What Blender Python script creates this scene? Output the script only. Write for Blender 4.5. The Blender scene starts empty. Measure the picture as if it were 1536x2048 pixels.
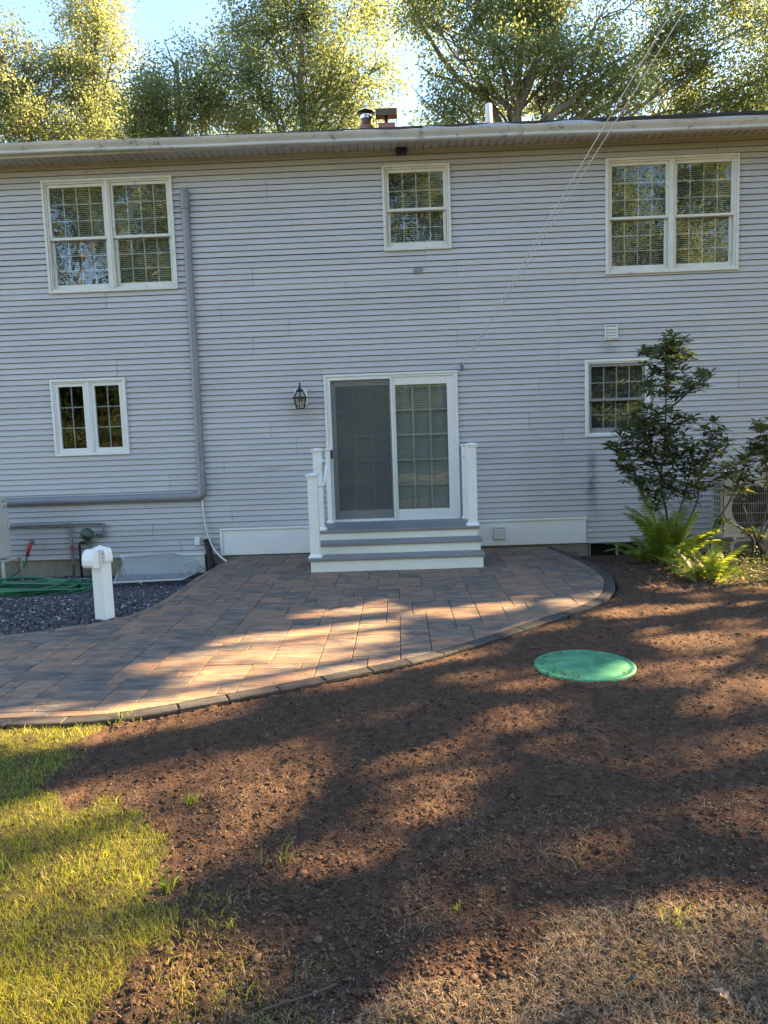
import bpy, math, random
import numpy as np
from mathutils import Vector, Matrix
R_ = math.radians
rng = np.random.default_rng(7)
random.seed(7)
sc = bpy.context.scene
col = sc.collection

# ---------------------------------------------------------------- camera
F, CAMY, CAMZ = 1440.0, -9.973, 1.55
YAW, PITCH, ROLL = R_(-1.289), R_(5.743), R_(-1.996)
fw = np.array([math.sin(YAW)*math.cos(PITCH), math.cos(YAW)*math.cos(PITCH), -math.sin(PITCH)])
r0 = np.array([math.cos(YAW), -math.sin(YAW), 0.0]); u0 = np.cross(r0, fw)
RT = math.cos(ROLL)*r0 + math.sin(ROLL)*u0
UP = -math.sin(ROLL)*r0 + math.cos(ROLL)*u0
CAM = np.array([0, CAMY, CAMZ])
cd = bpy.data.cameras.new('camera'); cam = bpy.data.objects.new('camera', cd); col.objects.link(cam)
cam.matrix_world = Matrix(((RT[0], UP[0], -fw[0], 0), (RT[1], UP[1], -fw[1], CAMY), (RT[2], UP[2], -fw[2], CAMZ), (0, 0, 0, 1)))
cd.sensor_fit = 'HORIZONTAL'; cd.sensor_width = 36; cd.lens = F/1536*36
cd.clip_start = .05; cd.clip_end = 600
sc.camera = cam

# ---------------------------------------------------------------- sky, sun, exposure
SUN_EL, SUN_LON = R_(30), R_(24)          # sun behind the far right corner of the house
SUN = np.array([math.cos(SUN_EL)*math.cos(SUN_LON), math.cos(SUN_EL)*math.sin(SUN_LON), math.sin(SUN_EL)])
w = bpy.data.worlds.new('World'); sc.world = w; w.use_nodes = True
nt = w.node_tree
sky = nt.nodes.new('ShaderNodeTexSky'); sky.sky_type = 'NISHITA'; sky.sun_disc = False
sky.sun_elevation = SUN_EL; sky.sun_rotation = math.pi/2-SUN_LON
sky.air_density = 1.0; sky.dust_density = .2; sky.ozone_density = 4.5
nt.links.new(sky.outputs[0], nt.nodes['Background'].inputs[0])
nt.nodes['Background'].inputs[1].default_value = .072
sl = bpy.data.lights.new('sun', 'SUN'); so = bpy.data.objects.new('sun', sl); col.objects.link(so)
sl.energy = 5.0; sl.angle = R_(.53); sl.color = (1.0, .78, .50)
so.location = (40, 18, 40)
so.rotation_euler = Vector(SUN.tolist()).to_track_quat('Z', 'Y').to_euler()
sc.view_settings.view_transform = 'Standard'; sc.view_settings.look = 'None'
sc.view_settings.gamma = 1; sc.view_settings.exposure = 3.2
sc.view_settings.use_white_balance = True; sc.view_settings.white_balance_temperature = 8200; sc.view_settings.white_balance_tint = 10
sc.render.engine = 'CYCLES'
sc.cycles.use_denoising = True
sc.cycles.max_bounces = 8; sc.cycles.transparent_max_bounces = 12
sc.cycles.caustics_reflective = False; sc.cycles.caustics_refractive = False

# ---------------------------------------------------------------- pixel helpers (photo pixels 1536 x 2048)
def ray(px, py):
    return RT*((px-768)/F) + UP*(-(py-1024)/F) + fw
def on_y(px, py, y):                       # point of the pixel's ray on the plane Y = y
    d = ray(px, py); return CAM + d*((y-CAMY)/d[1])
def on_z(px, py, z=0.0):                   # ... on the level Z = z
    d = ray(px, py); return CAM + d*((z-CAMZ)/d[2])
def to_px(P):
    q = np.asarray(P, float)-CAM
    zc = q@fw
    zc = np.where(np.abs(zc) < 1e-6, 1e-6, zc)
    return 768+F*(q@RT)/zc, 1024-F*(q@UP)/zc, zc

# ---------------------------------------------------------------- mesh helpers
class MB:
    def __init__(s): s.v = []; s.f = []
    def add(s, vs, fs):
        n = len(s.v); s.v += [tuple(float(c) for c in p) for p in vs]; s.f += [tuple(i+n for i in f) for f in fs]; return s
    def box(s, x0, x1, y0, y1, z0, z1, M=None):
        vs = [(x, y, z) for z in (z0, z1) for y in (y0, y1) for x in (x0, x1)]
        if M is not None: vs = [tuple(M @ Vector(p)) for p in vs]
        return s.add(vs, [(0, 2, 3, 1), (4, 5, 7, 6), (0, 1, 5, 4), (2, 6, 7, 3), (0, 4, 6, 2), (1, 3, 7, 5)])
    def cbox(s, x0, x1, y0, y1, z0, z1, c=.004, M=None):      # box with chamfered edges (octagonal in all sections)
        vs = []; 
        X = (x0, x1); Y = (y0, y1); Z = (z0, z1)
        idx = {}
        for i in (0, 1):
            for j in (0, 1):
                for k in (0, 1):
                    sx = c if i == 0 else -c; sy = c if j == 0 else -c; sz = c if k == 0 else -c
                    for a, p in enumerate(((X[i], Y[j]+sy, Z[k]+sz), (X[i]+sx, Y[j], Z[k]+sz), (X[i]+sx, Y[j]+sy, Z[k]))):
                        idx[i, j, k, a] = len(vs); vs.append(p)
        fs = []
        q = lambda *t: fs.append(tuple(idx[a] for a in t))
        q((0,0,0,0),(0,0,1,0),(0,1,1,0),(0,1,0,0)); q((1,0,0,0),(1,1,0,0),(1,1,1,0),(1,0,1,0))
        q((0,0,0,1),(1,0,0,1),(1,0,1,1),(0,0,1,1)); q((0,1,0,1),(0,1,1,1),(1,1,1,1),(1,1,0,1))
        q((0,0,0,2),(0,1,0,2),(1,1,0,2),(1,0,0,2)); q((0,0,1,2),(1,0,1,2),(1,1,1,2),(0,1,1,2))
        for k in (0, 1):
            for j in (0, 1): q((0,j,k,1),(1,j,k,1),(1,j,k,2),(0,j,k,2))
            for i in (0, 1): q((i,0,k,0),(i,1,k,0),(i,1,k,2),(i,0,k,2))
        for i in (0, 1):
            for j in (0, 1): q((i,j,0,0),(i,j,1,0),(i,j,1,1),(i,j,0,1))
        for i in (0, 1):
            for j in (0, 1):
                for k in (0, 1): q((i,j,k,0),(i,j,k,1),(i,j,k,2))
        if M is not None: vs = [tuple(M @ Vector(p)) for p in vs]
        return s.add(vs, fs)
    def ring(s, x0, x1, z0, z1, wd, y0, y1, c=.003):           # rectangular frame in the XZ plane
        if not isinstance(wd, (tuple, list)): wd = (wd, wd, wd, wd)   # left right bottom top
        l, r, b, t = wd
        s.cbox(x0, x0+l, y0, y1, z0, z1, c); s.cbox(x1-r, x1, y0, y1, z0, z1, c)
        s.cbox(x0+l, x1-r, y0+.0005, y1, z0, z0+b, c); s.cbox(x0+l, x1-r, y0+.0005, y1, z1-t, z1, c)
        return s
    def tube(s, pts, rad, n=8, cap=True, flat=None):
        pts = [np.array(p, float) for p in pts]
        if not hasattr(rad, '__len__'): rad = [rad]*len(pts)
        T = []
        for i in range(len(pts)):
            a = pts[max(i-1, 0)]; b = pts[min(i+1, len(pts)-1)]; t = b-a; T.append(t/(np.linalg.norm(t)+1e-9))
        up = np.array([0, 0, 1.0]) if abs(T[0][2]) < .9 else np.array([1.0, 0, 0])
        N = up-T[0]*(up@T[0]); N /= np.linalg.norm(N)
        vs = []
        for i, p in enumerate(pts):
            N = N-T[i]*(N@T[i]); N /= (np.linalg.norm(N)+1e-9); B = np.cross(T[i], N)
            for k in range(n):
                a = 2*math.pi*k/n
                vs.append(p+rad[i]*(math.cos(a)*N+math.sin(a)*B))
        fs = [(i*n+k, i*n+(k+1) % n, (i+1)*n+(k+1) % n, (i+1)*n+k) for i in range(len(pts)-1) for k in range(n)]
        if cap: fs += [tuple(range(n-1, -1, -1)), tuple((len(pts)-1)*n+k for k in range(n))]
        return s.add(vs, fs)
    def lathe(s, prof, c=(0, 0, 0), n=16, M=None):             # profile (r, z) turned about Z
        vs = []
        for r, z in prof:
            for k in range(n):
                a = 2*math.pi*k/n; p = Vector((r*math.cos(a), r*math.sin(a), z))
                if M is not None: p = M @ p
                vs.append((p.x+c[0], p.y+c[1], p.z+c[2]))
        fs = [(i*n+k, i*n+(k+1) % n, (i+1)*n+(k+1) % n, (i+1)*n+k) for i in range(len(prof)-1) for k in range(n)]
        fs += [tuple(range(n-1, -1, -1)), tuple((len(prof)-1)*n+k for k in range(n))]
        return s.add(vs, fs)
    def build(s, name, material=None, parent=None, smooth=False, fix=True):
        me = bpy.data.meshes.new(name); me.from_pydata(s.v, [], s.f); me.update()
        if fix:
            import bmesh
            bm = bmesh.new(); bm.from_mesh(me); bmesh.ops.recalc_face_normals(bm, faces=bm.faces); bm.to_mesh(me); bm.free()
        if material: me.materials.append(material)
        if smooth: me.shade_smooth()
        return link(name, me, parent)
def link(name, data, parent=None):
    o = bpy.data.objects.new(name, data); col.objects.link(o)
    if parent is not None: o.parent = parent
    return o
def tag(o, label=None, cat=None, group=None, kind=None):
    if label: o['label'] = label
    if cat: o['category'] = cat
    if group: o['group'] = group
    if kind: o['kind'] = kind
    return o
def empty(name, loc, label, cat, group=None):
    o = bpy.data.objects.new(name, None); col.objects.link(o); o.location = [float(c) for c in loc]; o.empty_display_size = .2
    o['_l'] = 1; del o['_l']
    bpy.context.view_layer.update()
    return tag(o, label, cat, group)
def adopt(o, parent):                      # parts are built in world space; hang them on an empty that stands elsewhere
    o.parent = parent; o.matrix_parent_inverse = Matrix.Translation(parent.location).inverted(); return o
def np_mesh(name, V, Q, material=None, tint=None, smooth=False, n=4):
    me = bpy.data.meshes.new(name); V = np.asarray(V, np.float32); Q = np.asarray(Q, np.int32)
    me.vertices.add(len(V)); me.vertices.foreach_set('co', V.ravel())
    me.loops.add(Q.size); me.loops.foreach_set('vertex_index', Q.ravel())
    me.polygons.add(len(Q)); me.polygons.foreach_set('loop_start', np.arange(0, Q.size, n, dtype=np.int32))
    if tint is not None:
        a = me.attributes.new('tint', 'FLOAT', 'POINT'); a.data.foreach_set('value', np.asarray(tint, np.float32))
    me.update(calc_edges=True); me.validate()
    if material: me.materials.append(material)
    if smooth: me.shade_smooth()
    return me

# ---------------------------------------------------------------- numeric noise, polygons
def _lat(ix, iy, seed):
    h = (ix.astype(np.int64)*374761393 + iy.astype(np.int64)*668265263 + seed*974711) & 0xffffffff
    h = ((h ^ (h >> 13))*1274126177) & 0xffffffff
    return ((h ^ (h >> 16)) & 0xffff)/65535.0
def vnoise(x, y, seed=0):
    x = np.asarray(x, float); y = np.asarray(y, float)
    ix = np.floor(x); iy = np.floor(y); fx = x-ix; fy = y-iy
    fx = fx*fx*(3-2*fx); fy = fy*fy*(3-2*fy)
    ix = ix.astype(np.int64); iy = iy.astype(np.int64)
    a = _lat(ix, iy, seed); b = _lat(ix+1, iy, seed); c = _lat(ix, iy+1, seed); d = _lat(ix+1, iy+1, seed)
    return (a*(1-fx)+b*fx)*(1-fy)+(c*(1-fx)+d*fx)*fy
def fbm(x, y, seed=0, o=3):
    s = 0; a = .5
    for i in range(o): s = s+a*vnoise(x*2**i, y*2**i, seed+i*17); a *= .5
    return s
def inpoly(x, y, P):
    x = np.asarray(x, float); y = np.asarray(y, float); r = np.zeros(x.shape, bool); n = len(P)
    for i in range(n):
        x0, y0 = P[i]; x1, y1 = P[(i+1) % n]
        if y0 == y1: continue
        c = ((y0 > y) != (y1 > y)) & (x < (x1-x0)*(y-y0)/(y1-y0)+x0); r ^= c
    return r
def sstep(a, b, x):
    t = np.clip((np.asarray(x, float)-a)/(b-a), 0, 1); return t*t*(3-2*t)
def catmull(P, n=8):
    P = [np.array(p, float) for p in P]; Q = [2*P[0]-P[1]]+P+[2*P[-1]-P[-2]]; out = []
    for i in range(1, len(Q)-2):
        for k in range(n):
            t = k/n; a, b, c, d = Q[i-1:i+3]
            out.append(.5*(2*b+(c-a)*t+(2*a-5*b+4*c-d)*t*t+(3*b-a-3*c+d)*t**3))
    out.append(P[-1]); return out
def offset_line(P, d):
    P = [np.array(p, float) for p in P]; out = []
    for i in range(len(P)):
        t = P[min(i+1, len(P)-1)]-P[max(i-1, 0)]; t /= np.linalg.norm(t); out.append(P[i]+d*np.array([-t[1], t[0]]))
    return out

# ---------------------------------------------------------------- materials
def nodes(name):
    m = bpy.data.materials.new(name); m.use_nodes = True
    t = m.node_tree; b = t.nodes['Principled BSDF']
    return m, t, b
def N(t, typ, **kw):
    n = t.nodes.new(typ)
    for k, v in kw.items():
        if k.startswith('i_'):
            key = k[2:]; n.inputs[int(key) if key.isdigit() else key.replace('_', ' ')].default_value = v
        else: setattr(n, k, v)
    return n
def L(t, a, b): t.links.new(a, b)
def ramp(t, fac, stops):
    n = t.nodes.new('ShaderNodeValToRGB'); e = n.color_ramp.elements
    while len(e) < len(stops): e.new(.5)
    for i, (p, c) in enumerate(stops): e[i].position = p; e[i].color = tuple(c)+(1,)
    L(t, fac, n.inputs[0]); return n.outputs[0]
def mixc(t, fac, a, b, mode='MIX'):
    n = t.nodes.new('ShaderNodeMix'); n.data_type = 'RGBA'; n.blend_type = mode
    for i, v in ((0, fac), (6, a), (7, b)):
        if hasattr(v, 'links'): L(t, v, n.inputs[i])
        elif i == 0: n.inputs[0].default_value = v
        else: n.inputs[i].default_value = tuple(v)+(1,)
    return n.outputs[2]
def math_(t, op, a, b=0.0, clamp=False):
    n = t.nodes.new('ShaderNodeMath'); n.operation = op; n.use_clamp = clamp
    for i, v in ((0, a), (1, b)):
        if hasattr(v, 'links'): L(t, v, n.inputs[i])
        else: n.inputs[i].default_value = v
    return n.outputs[0]
def noise(t, scale, vec=None, detail=3, rough=.55, stretch=None):
    n = N(t, 'ShaderNodeTexNoise'); n.inputs['Scale'].default_value = scale; n.inputs['Detail'].default_value = detail; n.inputs['Roughness'].default_value = rough
    if vec is None: vec = N(t, 'ShaderNodeTexCoord').outputs['Object']
    if stretch:
        mp = N(t, 'ShaderNodeMapping'); mp.inputs['Scale'].default_value = stretch; L(t, vec, mp.inputs[0]); vec = mp.outputs[0]
    L(t, vec, n.inputs['Vector']); return n.outputs[0]
def bump(t, b, h, strength=.3, dist=.01):
    n = N(t, 'ShaderNodeBump'); n.inputs['Strength'].default_value = strength; n.inputs['Distance'].default_value = dist
    L(t, h, n.inputs['Height']); L(t, n.outputs[0], b.inputs['Normal'])
def mat(name, c, rough=.5, var=.12, scale=6, bmp=0, bscale=60, metal=0, spec=.5, stretch=None, dirt=None, objvar=0):
    m, t, b = nodes(name)
    f = noise(t, scale, stretch=stretch, detail=5)
    lo = tuple(x*(1-var) for x in c); hi = tuple(min(x*(1+var), 1) for x in c)
    cc = ramp(t, f, [(.3, lo), (.7, hi)])
    if dirt:
        d = noise(t, dirt[1], detail=6, rough=.7); cc = mixc(t, ramp(t, d, [(dirt[2], (0, 0, 0)), (dirt[2]+.15, (1, 1, 1))]), cc, dirt[0])
    if objvar:
        oi = N(t, 'ShaderNodeObjectInfo'); v = math_(t, 'MULTIPLY_ADD', oi.outputs['Random'], objvar); t.nodes[-1].inputs[2].default_value = 1-objvar/2
        hs = N(t, 'ShaderNodeHueSaturation'); L(t, v, hs.inputs['Value']); L(t, cc, hs.inputs['Color']); cc = hs.outputs[0]
    L(t, cc, b.inputs['Base Color']); b.inputs['Roughness'].default_value = rough; b.inputs['Metallic'].default_value = metal
    b.inputs['Specular IOR Level'].default_value = spec
    if bmp: bump(t, b, noise(t, bscale, detail=4), bmp)
    return m
def leaf_mat(name, stops, trans=(.19, .225, .09), tr=.52, rough=.45):
    m, t, b = nodes(name)
    a = N(t, 'ShaderNodeAttribute', attribute_name='tint')
    c = ramp(t, a.outputs['Fac'], stops)
    L(t, c, b.inputs['Base Color']); b.inputs['Roughness'].default_value = rough; b.inputs['Specular IOR Level'].default_value = .35
    tl = N(t, 'ShaderNodeBsdfTranslucent'); L(t, mixc(t, 1.0, mixc(t, .4, c, trans), (1.95, 1.9, 1.5), 'MULTIPLY'), tl.inputs[0])
    mx = N(t, 'ShaderNodeMixShader'); mx.inputs[0].default_value = tr
    L(t, b.outputs[0], mx.inputs[1]); L(t, tl.outputs[0], mx.inputs[2]); L(t, mx.outputs[0], t.nodes['Material Output'].inputs[0])
    return m

M = {}
# vinyl siding: mesh coordinates are world metres, so the mildew streak keeps its place on the wall
m, t, b = nodes('vinyl_siding'); tc = N(t, 'ShaderNodeTexCoord'); oi = N(t, 'ShaderNodeObjectInfo')
f = noise(t, 1.3, tc.outputs['Object'], detail=5, stretch=(1, 1, 3))
c = ramp(t, f, [(.3, (.44, .435, .455)), (.7, (.49, .48, .497))])
hs = N(t, 'ShaderNodeHueSaturation'); L(t, math_(t, 'MULTIPLY_ADD', oi.outputs['Random'], .07), hs.inputs['Value']); t.nodes[-1].inputs[2].default_value = .965
L(t, c, hs.inputs['Color']); c = hs.outputs[0]
sx = N(t, 'ShaderNodeSeparateXYZ'); L(t, tc.outputs['Object'], sx.inputs[0])
def band(v, ctr, half, soft):
    d = math_(t, 'ABSOLUTE', math_(t, 'SUBTRACT', v, ctr)); n = N(t, 'ShaderNodeMapRange', interpolation_type='SMOOTHSTEP')
    L(t, d, n.inputs[0]); n.inputs[1].default_value = half+soft; n.inputs[2].default_value = half; n.inputs[3].default_value = 0; n.inputs[4].default_value = 1; return n.outputs[0]
def stain(c, x, z, hx, hz, amt, cc, soft=1.6):
    mk = math_(t, 'MULTIPLY', band(sx.outputs[0], x, hx*.15, hx*soft), band(sx.outputs[2], z, hz*.4, hz*.8))
    mk = math_(t, 'MULTIPLY', mk, ramp(t, noise(t, 14, tc.outputs['Object'], detail=4), [(.3, (.25,)*3), (.65, (1, 1, 1))]))
    return mixc(t, math_(t, 'MULTIPLY', mk, amt), c, cc)
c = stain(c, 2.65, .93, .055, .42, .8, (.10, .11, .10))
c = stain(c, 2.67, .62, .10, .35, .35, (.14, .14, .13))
c = stain(c, 2.9, 2.68, .12, .10, .5, (.16, .17, .13))
c = stain(c, -1.28, 1.88, .15, .14, .35, (.22, .24, .18))
c = stain(c, -4.3, .2, 1.2, .3, .22, (.25, .24, .22))
L(t, c, b.inputs['Base Color']); b.inputs['Roughness'].default_value = .5; b.inputs['Specular IOR Level'].default_value = .35
bump(t, b, noise(t, 30, tc.outputs['Object'], detail=5, stretch=(.25, 1, 3)), .12, .004)
M['siding'] = m
M['white'] = mat('white_vinyl', (.72, .72, .71), .4, .04, 3, dirt=((.42, .40, .34), 9, .66))
M['white_old'] = mat('aged_white_trim', (.64, .63, .59), .45, .06, 4, dirt=((.34, .32, .27), 7, .6))
M['white_paint'] = mat('white_composite', (.78, .78, .76), .45, .03, 3, bmp=.05, bscale=90)
M['riser'] = mat('cream_riser', (.76, .75, .69), .5, .04, 3, dirt=((.5, .47, .4), 5, .66))
M['gutter'] = mat('aged_white_gutter', (.55, .55, .55), .4, .10, 2.0, stretch=(1, 1, .2), dirt=((.15, .14, .12), 9, .56))
M['soffit'] = mat('soffit_vinyl', (.46, .47, .485), .6, .08, 3)
M['hole_shade'] = mat('gap_shade', (.03, .028, .026), .8)
M['deck'] = mat('grey_composite_deck', (.21, .21, .215), .5, .16, 5, bmp=.3, bscale=40, stretch=(.6, 8, 8))
M['concrete'] = mat('foundation_concrete', (.25, .22, .17), .9, .25, 4, bmp=.3, bscale=30, dirt=((.10, .08, .06), 3, .55))
M['grey_cover'] = mat('grey_painted_duct', (.225, .228, .255), .42, .06, 4, dirt=((.14, .14, .14), 10, .68))
M['black'] = mat('black_metal', (.016, .016, .02), .35, .2, 10)
M['black_plastic'] = mat('black_plastic', (.02, .02, .022), .6, .2, 20)
M['navy'] = mat('navy_plastic', (.025, .03, .07), .45, .15, 10)
M['steel'] = mat('stainless_flue', (.6, .6, .6), .22, .08, 10, metal=1)
M['rust'] = mat('rusty_flue_cap', (.10, .075, .06), .8, .35, 18)
M['terracotta'] = mat('terracotta_flue', (.24, .13, .10), .85, .2, 14)
M['brick'] = mat('chimney_brick', (.25, .11, .08), .9, .3, 12)
M['shingle'] = mat('asphalt_shingle', (.045, .045, .047), .95, .35, 30, bmp=.4, bscale=90)
M['mesh_guard'] = mat('aluminium_leaf_guard', (.42, .43, .45), .5, .25, 60, metal=.4, dirt=((.08, .08, .08), 14, .6))
M['pipe_grey'] = mat('painted_gas_pipe', (.17, .17, .19), .5, .15, 12)
M['reg_green'] = mat('regulator_green', (.06, .10, .075), .5, .15, 12)
M['hose'] = mat('green_hose', (.008, .135, .065), .35, .2, 14)
M['red'] = mat('red_valve', (.45, .02, .03), .4, .1, 10)
M['brass'] = mat('brass_tap', (.22, .15, .07), .4, .2, 12, metal=.8)
M['ac_cream'] = mat('cream_enamel', (.52, .48, .40), .45, .05, 4, dirt=((.30, .26, .2), 6, .64))
M['ac_grey'] = mat('light_enamel', (.50, .49, .46), .45, .05, 4)
M['ac_dark'] = mat('dark_coil', (.03, .028, .026), .7, .3, 60)
M['wire'] = mat('grille_wire', (.42, .40, .34), .5, .1, 12)
M['tube_white'] = mat('white_drain_tube', (.62, .60, .55), .5, .06, 5)
M['pvc'] = mat('white_vent_pipe', (.68, .68, .66), .5, .06, 5)
M['cord'] = mat('white_cord', (.7, .7, .68), .7, .05, 20)
M['screen_frame'] = mat('grey_screen_frame', (.24, .24, .245), .5, .06, 8)
M['grille_bar'] = mat('grille_bar', (.50, .50, .49), .5, .05, 8)
M['door_blind'] = mat('pale_blind_slat', (.62, .61, .57), .6, .05, 8)
M['blind'] = mat('blind_slat', (.40, .41, .395), .6, .05, 8)
M['room'] = mat('dim_room', (.12, .115, .105), .9, .1, 2)
M['lamp_glass'] = None
M['ink'] = mat('printed_lettering', (.05, .05, .055), .6, .05, 20)

def glass_mat(name, ior=1.9, tint=(.72, .78, .76), rough=.0, wav=.06, base=0.0):
    m, t, b = nodes(name); t.nodes.remove(b)
    fr = N(t, 'ShaderNodeFresnel'); ge = N(t, 'ShaderNodeNewGeometry')      # the rear face of the pane reflects like the front one
    L(t, math_(t, 'ADD', math_(t, 'MULTIPLY', ge.outputs['Backfacing'], 1/ior-ior), ior), fr.inputs[0])
    tr = N(t, 'ShaderNodeBsdfTransparent'); tr.inputs[0].default_value = tint+(1,)
    gl = N(t, 'ShaderNodeBsdfGlossy'); gl.inputs['Roughness'].default_value = rough; gl.inputs[0].default_value = (.95, .97, 1, 1)
    bp = N(t, 'ShaderNodeBump'); bp.inputs['Strength'].default_value = wav; bp.inputs['Distance'].default_value = .05
    L(t, noise(t, 3.2, detail=2), bp.inputs['Height']); L(t, bp.outputs[0], gl.inputs['Normal'])
    if base:      # scuffed plastic scatters a little light
        df = N(t, 'ShaderNodeBsdfDiffuse'); df.inputs[0].default_value = (.6, .62, .62, 1); m2 = N(t, 'ShaderNodeMixShader'); m2.inputs[0].default_value = base
        L(t, tr.outputs[0], m2.inputs[1]); L(t, df.outputs[0], m2.inputs[2]); tr = m2
    mx = N(t, 'ShaderNodeMixShader'); f = fr.outputs[0]
    L(t, f, mx.inputs[0]); L(t, tr.outputs[0], mx.inputs[1]); L(t, gl.outputs[0], mx.inputs[2])
    L(t, mx.outputs[0], t.nodes['Material Output'].inputs[0]); return m
M['glass'] = glass_mat('window_glass', 1.62, (.84, .87, .86), wav=.04)
M['glass_dark'] = glass_mat('casement_glass', 1.5, (.8, .85, .87), wav=.03)
M['lamp_glass'] = glass_mat('lantern_glass', 1.5, (.80, .80, .76), .05)
M['dome'] = glass_mat('acrylic_dome', 1.8, (.80, .82, .82), .10, .02, .32)
# insect screen: a weave too fine to model, half open
m, t, b = nodes('insect_screen'); b.inputs['Base Color'].default_value = (.12, .12, .122, 1); b.inputs['Roughness'].default_value = .8
tr = N(t, 'ShaderNodeBsdfTransparent'); mx = N(t, 'ShaderNodeMixShader'); mx.inputs[0].default_value = .34
L(t, tr.outputs[0], mx.inputs[1]); L(t, b.outputs[0], mx.inputs[2]); L(t, mx.outputs[0], t.nodes['Material Output'].inputs[0]); M['screen'] = m

# pavers
def paver_mat(name, stops, pale, rough=.8):
    m, t, b = nodes(name); tc = N(t, 'ShaderNodeTexCoord'); oi = N(t, 'ShaderNodeObjectInfo')
    at = N(t, 'ShaderNodeAttribute', attribute_name='tint')
    rnd = math_(t, 'FRACT', math_(t, 'ADD', oi.outputs['Random'], at.outputs['Fac']))
    ad = N(t, 'ShaderNodeVectorMath', operation='ADD'); cm = N(t, 'ShaderNodeCombineXYZ')
    L(t, math_(t, 'MULTIPLY', rnd, 31.7), cm.inputs[0]); L(t, math_(t, 'MULTIPLY', rnd, 17.3), cm.inputs[1])
    L(t, tc.outputs['Object'], ad.inputs[0]); L(t, cm.outputs[0], ad.inputs[1]); v = ad.outputs[0]
    big = noise(t, 4.6, v, detail=7, rough=.6, stretch=(1, 1.8, 1))
    k = math_(t, 'MULTIPLY_ADD', rnd, .36); t.nodes[-1].inputs[2].default_value = -.53
    k = math_(t, 'ADD', k, math_(t, 'MULTIPLY', big, 1.75))
    c = ramp(t, k, stops)
    st = noise(t, 7, v, detail=7, rough=.7, stretch=(.5, 3.2, 1))
    c = mixc(t, ramp(t, st, [(.54, (0, 0, 0)), (.70, (.75, .75, .75))]), c, pale)
    dk = noise(t, 5, v, detail=6, rough=.7)
    c = mixc(t, ramp(t, dk, [(.30, (.6, .6, .6)), (.44, (0, 0, 0))]), c, (.05, .045, .042))
    L(t, c, b.inputs['Base Color']); b.inputs['Roughness'].default_value = rough; b.inputs['Specular IOR Level'].default_value = .3
    bp = N(t, 'ShaderNodeBump'); bp.inputs['Strength'].default_value = .45; bp.inputs['Distance'].default_value = .012
    h = math_(t, 'ADD', noise(t, 9, v, detail=6, rough=.6, stretch=(1, 2, 1)), math_(t, 'MULTIPLY', noise(t, 70, v, detail=3), .25))
    L(t, h, bp.inputs['Height']); L(t, bp.outputs[0], b.inputs['Normal']); return m
M['paver'] = paver_mat('slate_textured_paver', [(.12, (.080, .074, .072)), (.36, (.128, .106, .094)), (.56, (.20, .138, .10)), (.80, (.30, .165, .105))], (.34, .31, .275))
M['edge_paver'] = paver_mat('charcoal_edge_paver', [(.25, (.030, .030, .032)), (.75, (.060, .057, .057))], (.11, .105, .10))
M['joint'] = mat('polymeric_joint_sand', (.062, .05, .042), .95, .25, 40, bmp=.3, bscale=120)
M['gravel'] = mat('gravel_base', (.05, .048, .056), .95, .4, 60, bmp=.6, bscale=80)
m, t, b = nodes('trap_rock'); a = N(t, 'ShaderNodeAttribute', attribute_name='tint')
L(t, ramp(t, a.outputs['Fac'], [(0, (.028, .026, .032)), (.55, (.075, .070, .082)), (.9, (.14, .13, .14)), (1, (.42, .41, .40))]), b.inputs['Base Color']); b.inputs['Roughness'].default_value = .75; M['stone'] = m
m, t, b = nodes('loam_clod'); a = N(t, 'ShaderNodeAttribute', attribute_name='tint')
L(t, ramp(t, a.outputs['Fac'], [(0, (.052, .031, .022)), (.6, (.10, .061, .042)), (1, (.16, .10, .07))]), b.inputs['Base Color']); b.inputs['Roughness'].default_value = .95; b.inputs['Specular IOR Level'].default_value = .1; M['clod'] = m
M['grit'] = mat('pale_grit', (.5, .47, .42), .9, .2, 30)
M['lid'] = mat('green_plastic_lid', (.022, .225, .112), .55, .35, 7, bmp=.12, bscale=60, dirt=((.13, .30, .20), 9, .53))
M['bark'] = mat('grey_bark', (.135, .115, .095), .9, .35, 14, bmp=.6, bscale=30, stretch=(1, 1, .3))
M['stem'] = mat('shrub_stem', (.085, .065, .05), .85, .3, 20)
M['leaf_a'] = leaf_mat('broadleaf_green', [(0, (.07, .10, .052)), (.5, (.125, .165, .08)), (.85, (.19, .215, .10)), (1, (.29, .27, .10))])
M['leaf_b'] = leaf_mat('broadleaf_olive', [(0, (.075, .10, .045)), (.5, (.125, .155, .088)), (.85, (.19, .205, .12)), (1, (.29, .265, .13))])
M['leaf_shrub'] = leaf_mat('evergreen_leaf', [(0, (.038, .062, .028)), (.5, (.065, .098, .04)), (.8, (.11, .095, .05)), (.93, (.14, .16, .04)), (1, (.20, .21, .05))], (.16, .20, .04), .28, .3)
M['fern'] = leaf_mat('fern_green', [(0, (.075, .125, .022)), (.5, (.135, .19, .032)), (1, (.24, .26, .05))], (.30, .36, .05), .45)
M['grass'] = leaf_mat('lawn_blade', [(0, (.075, .135, .018)), (.4, (.17, .21, .028)), (.7, (.31, .27, .06)), (1, (.42, .31, .15))], (.36, .38, .05), .45)
M['straw'] = leaf_mat('straw_blade', [(0, (.13, .14, .06)), (.3, (.27, .205, .14)), (.7, (.40, .305, .215)), (1, (.52, .42, .32))], (.36, .28, .18), .25, .7)
M['cover_leaf'] = leaf_mat('ground_cover_leaf', [(0, (.035, .065, .025)), (.6, (.07, .11, .035)), (1, (.14, .17, .05))], (.2, .28, .05), .35)
M['litter'] = mat('brown_litter', (.10, .065, .04), .9, .4, 30)
M['dead_leaf'] = mat('dead_oak_leaf', (.30, .21, .13), .8, .3, 20)
M['brown_leaf'] = mat('dark_dead_leaf', (.075, .055, .045), .8, .3, 20)
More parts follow.
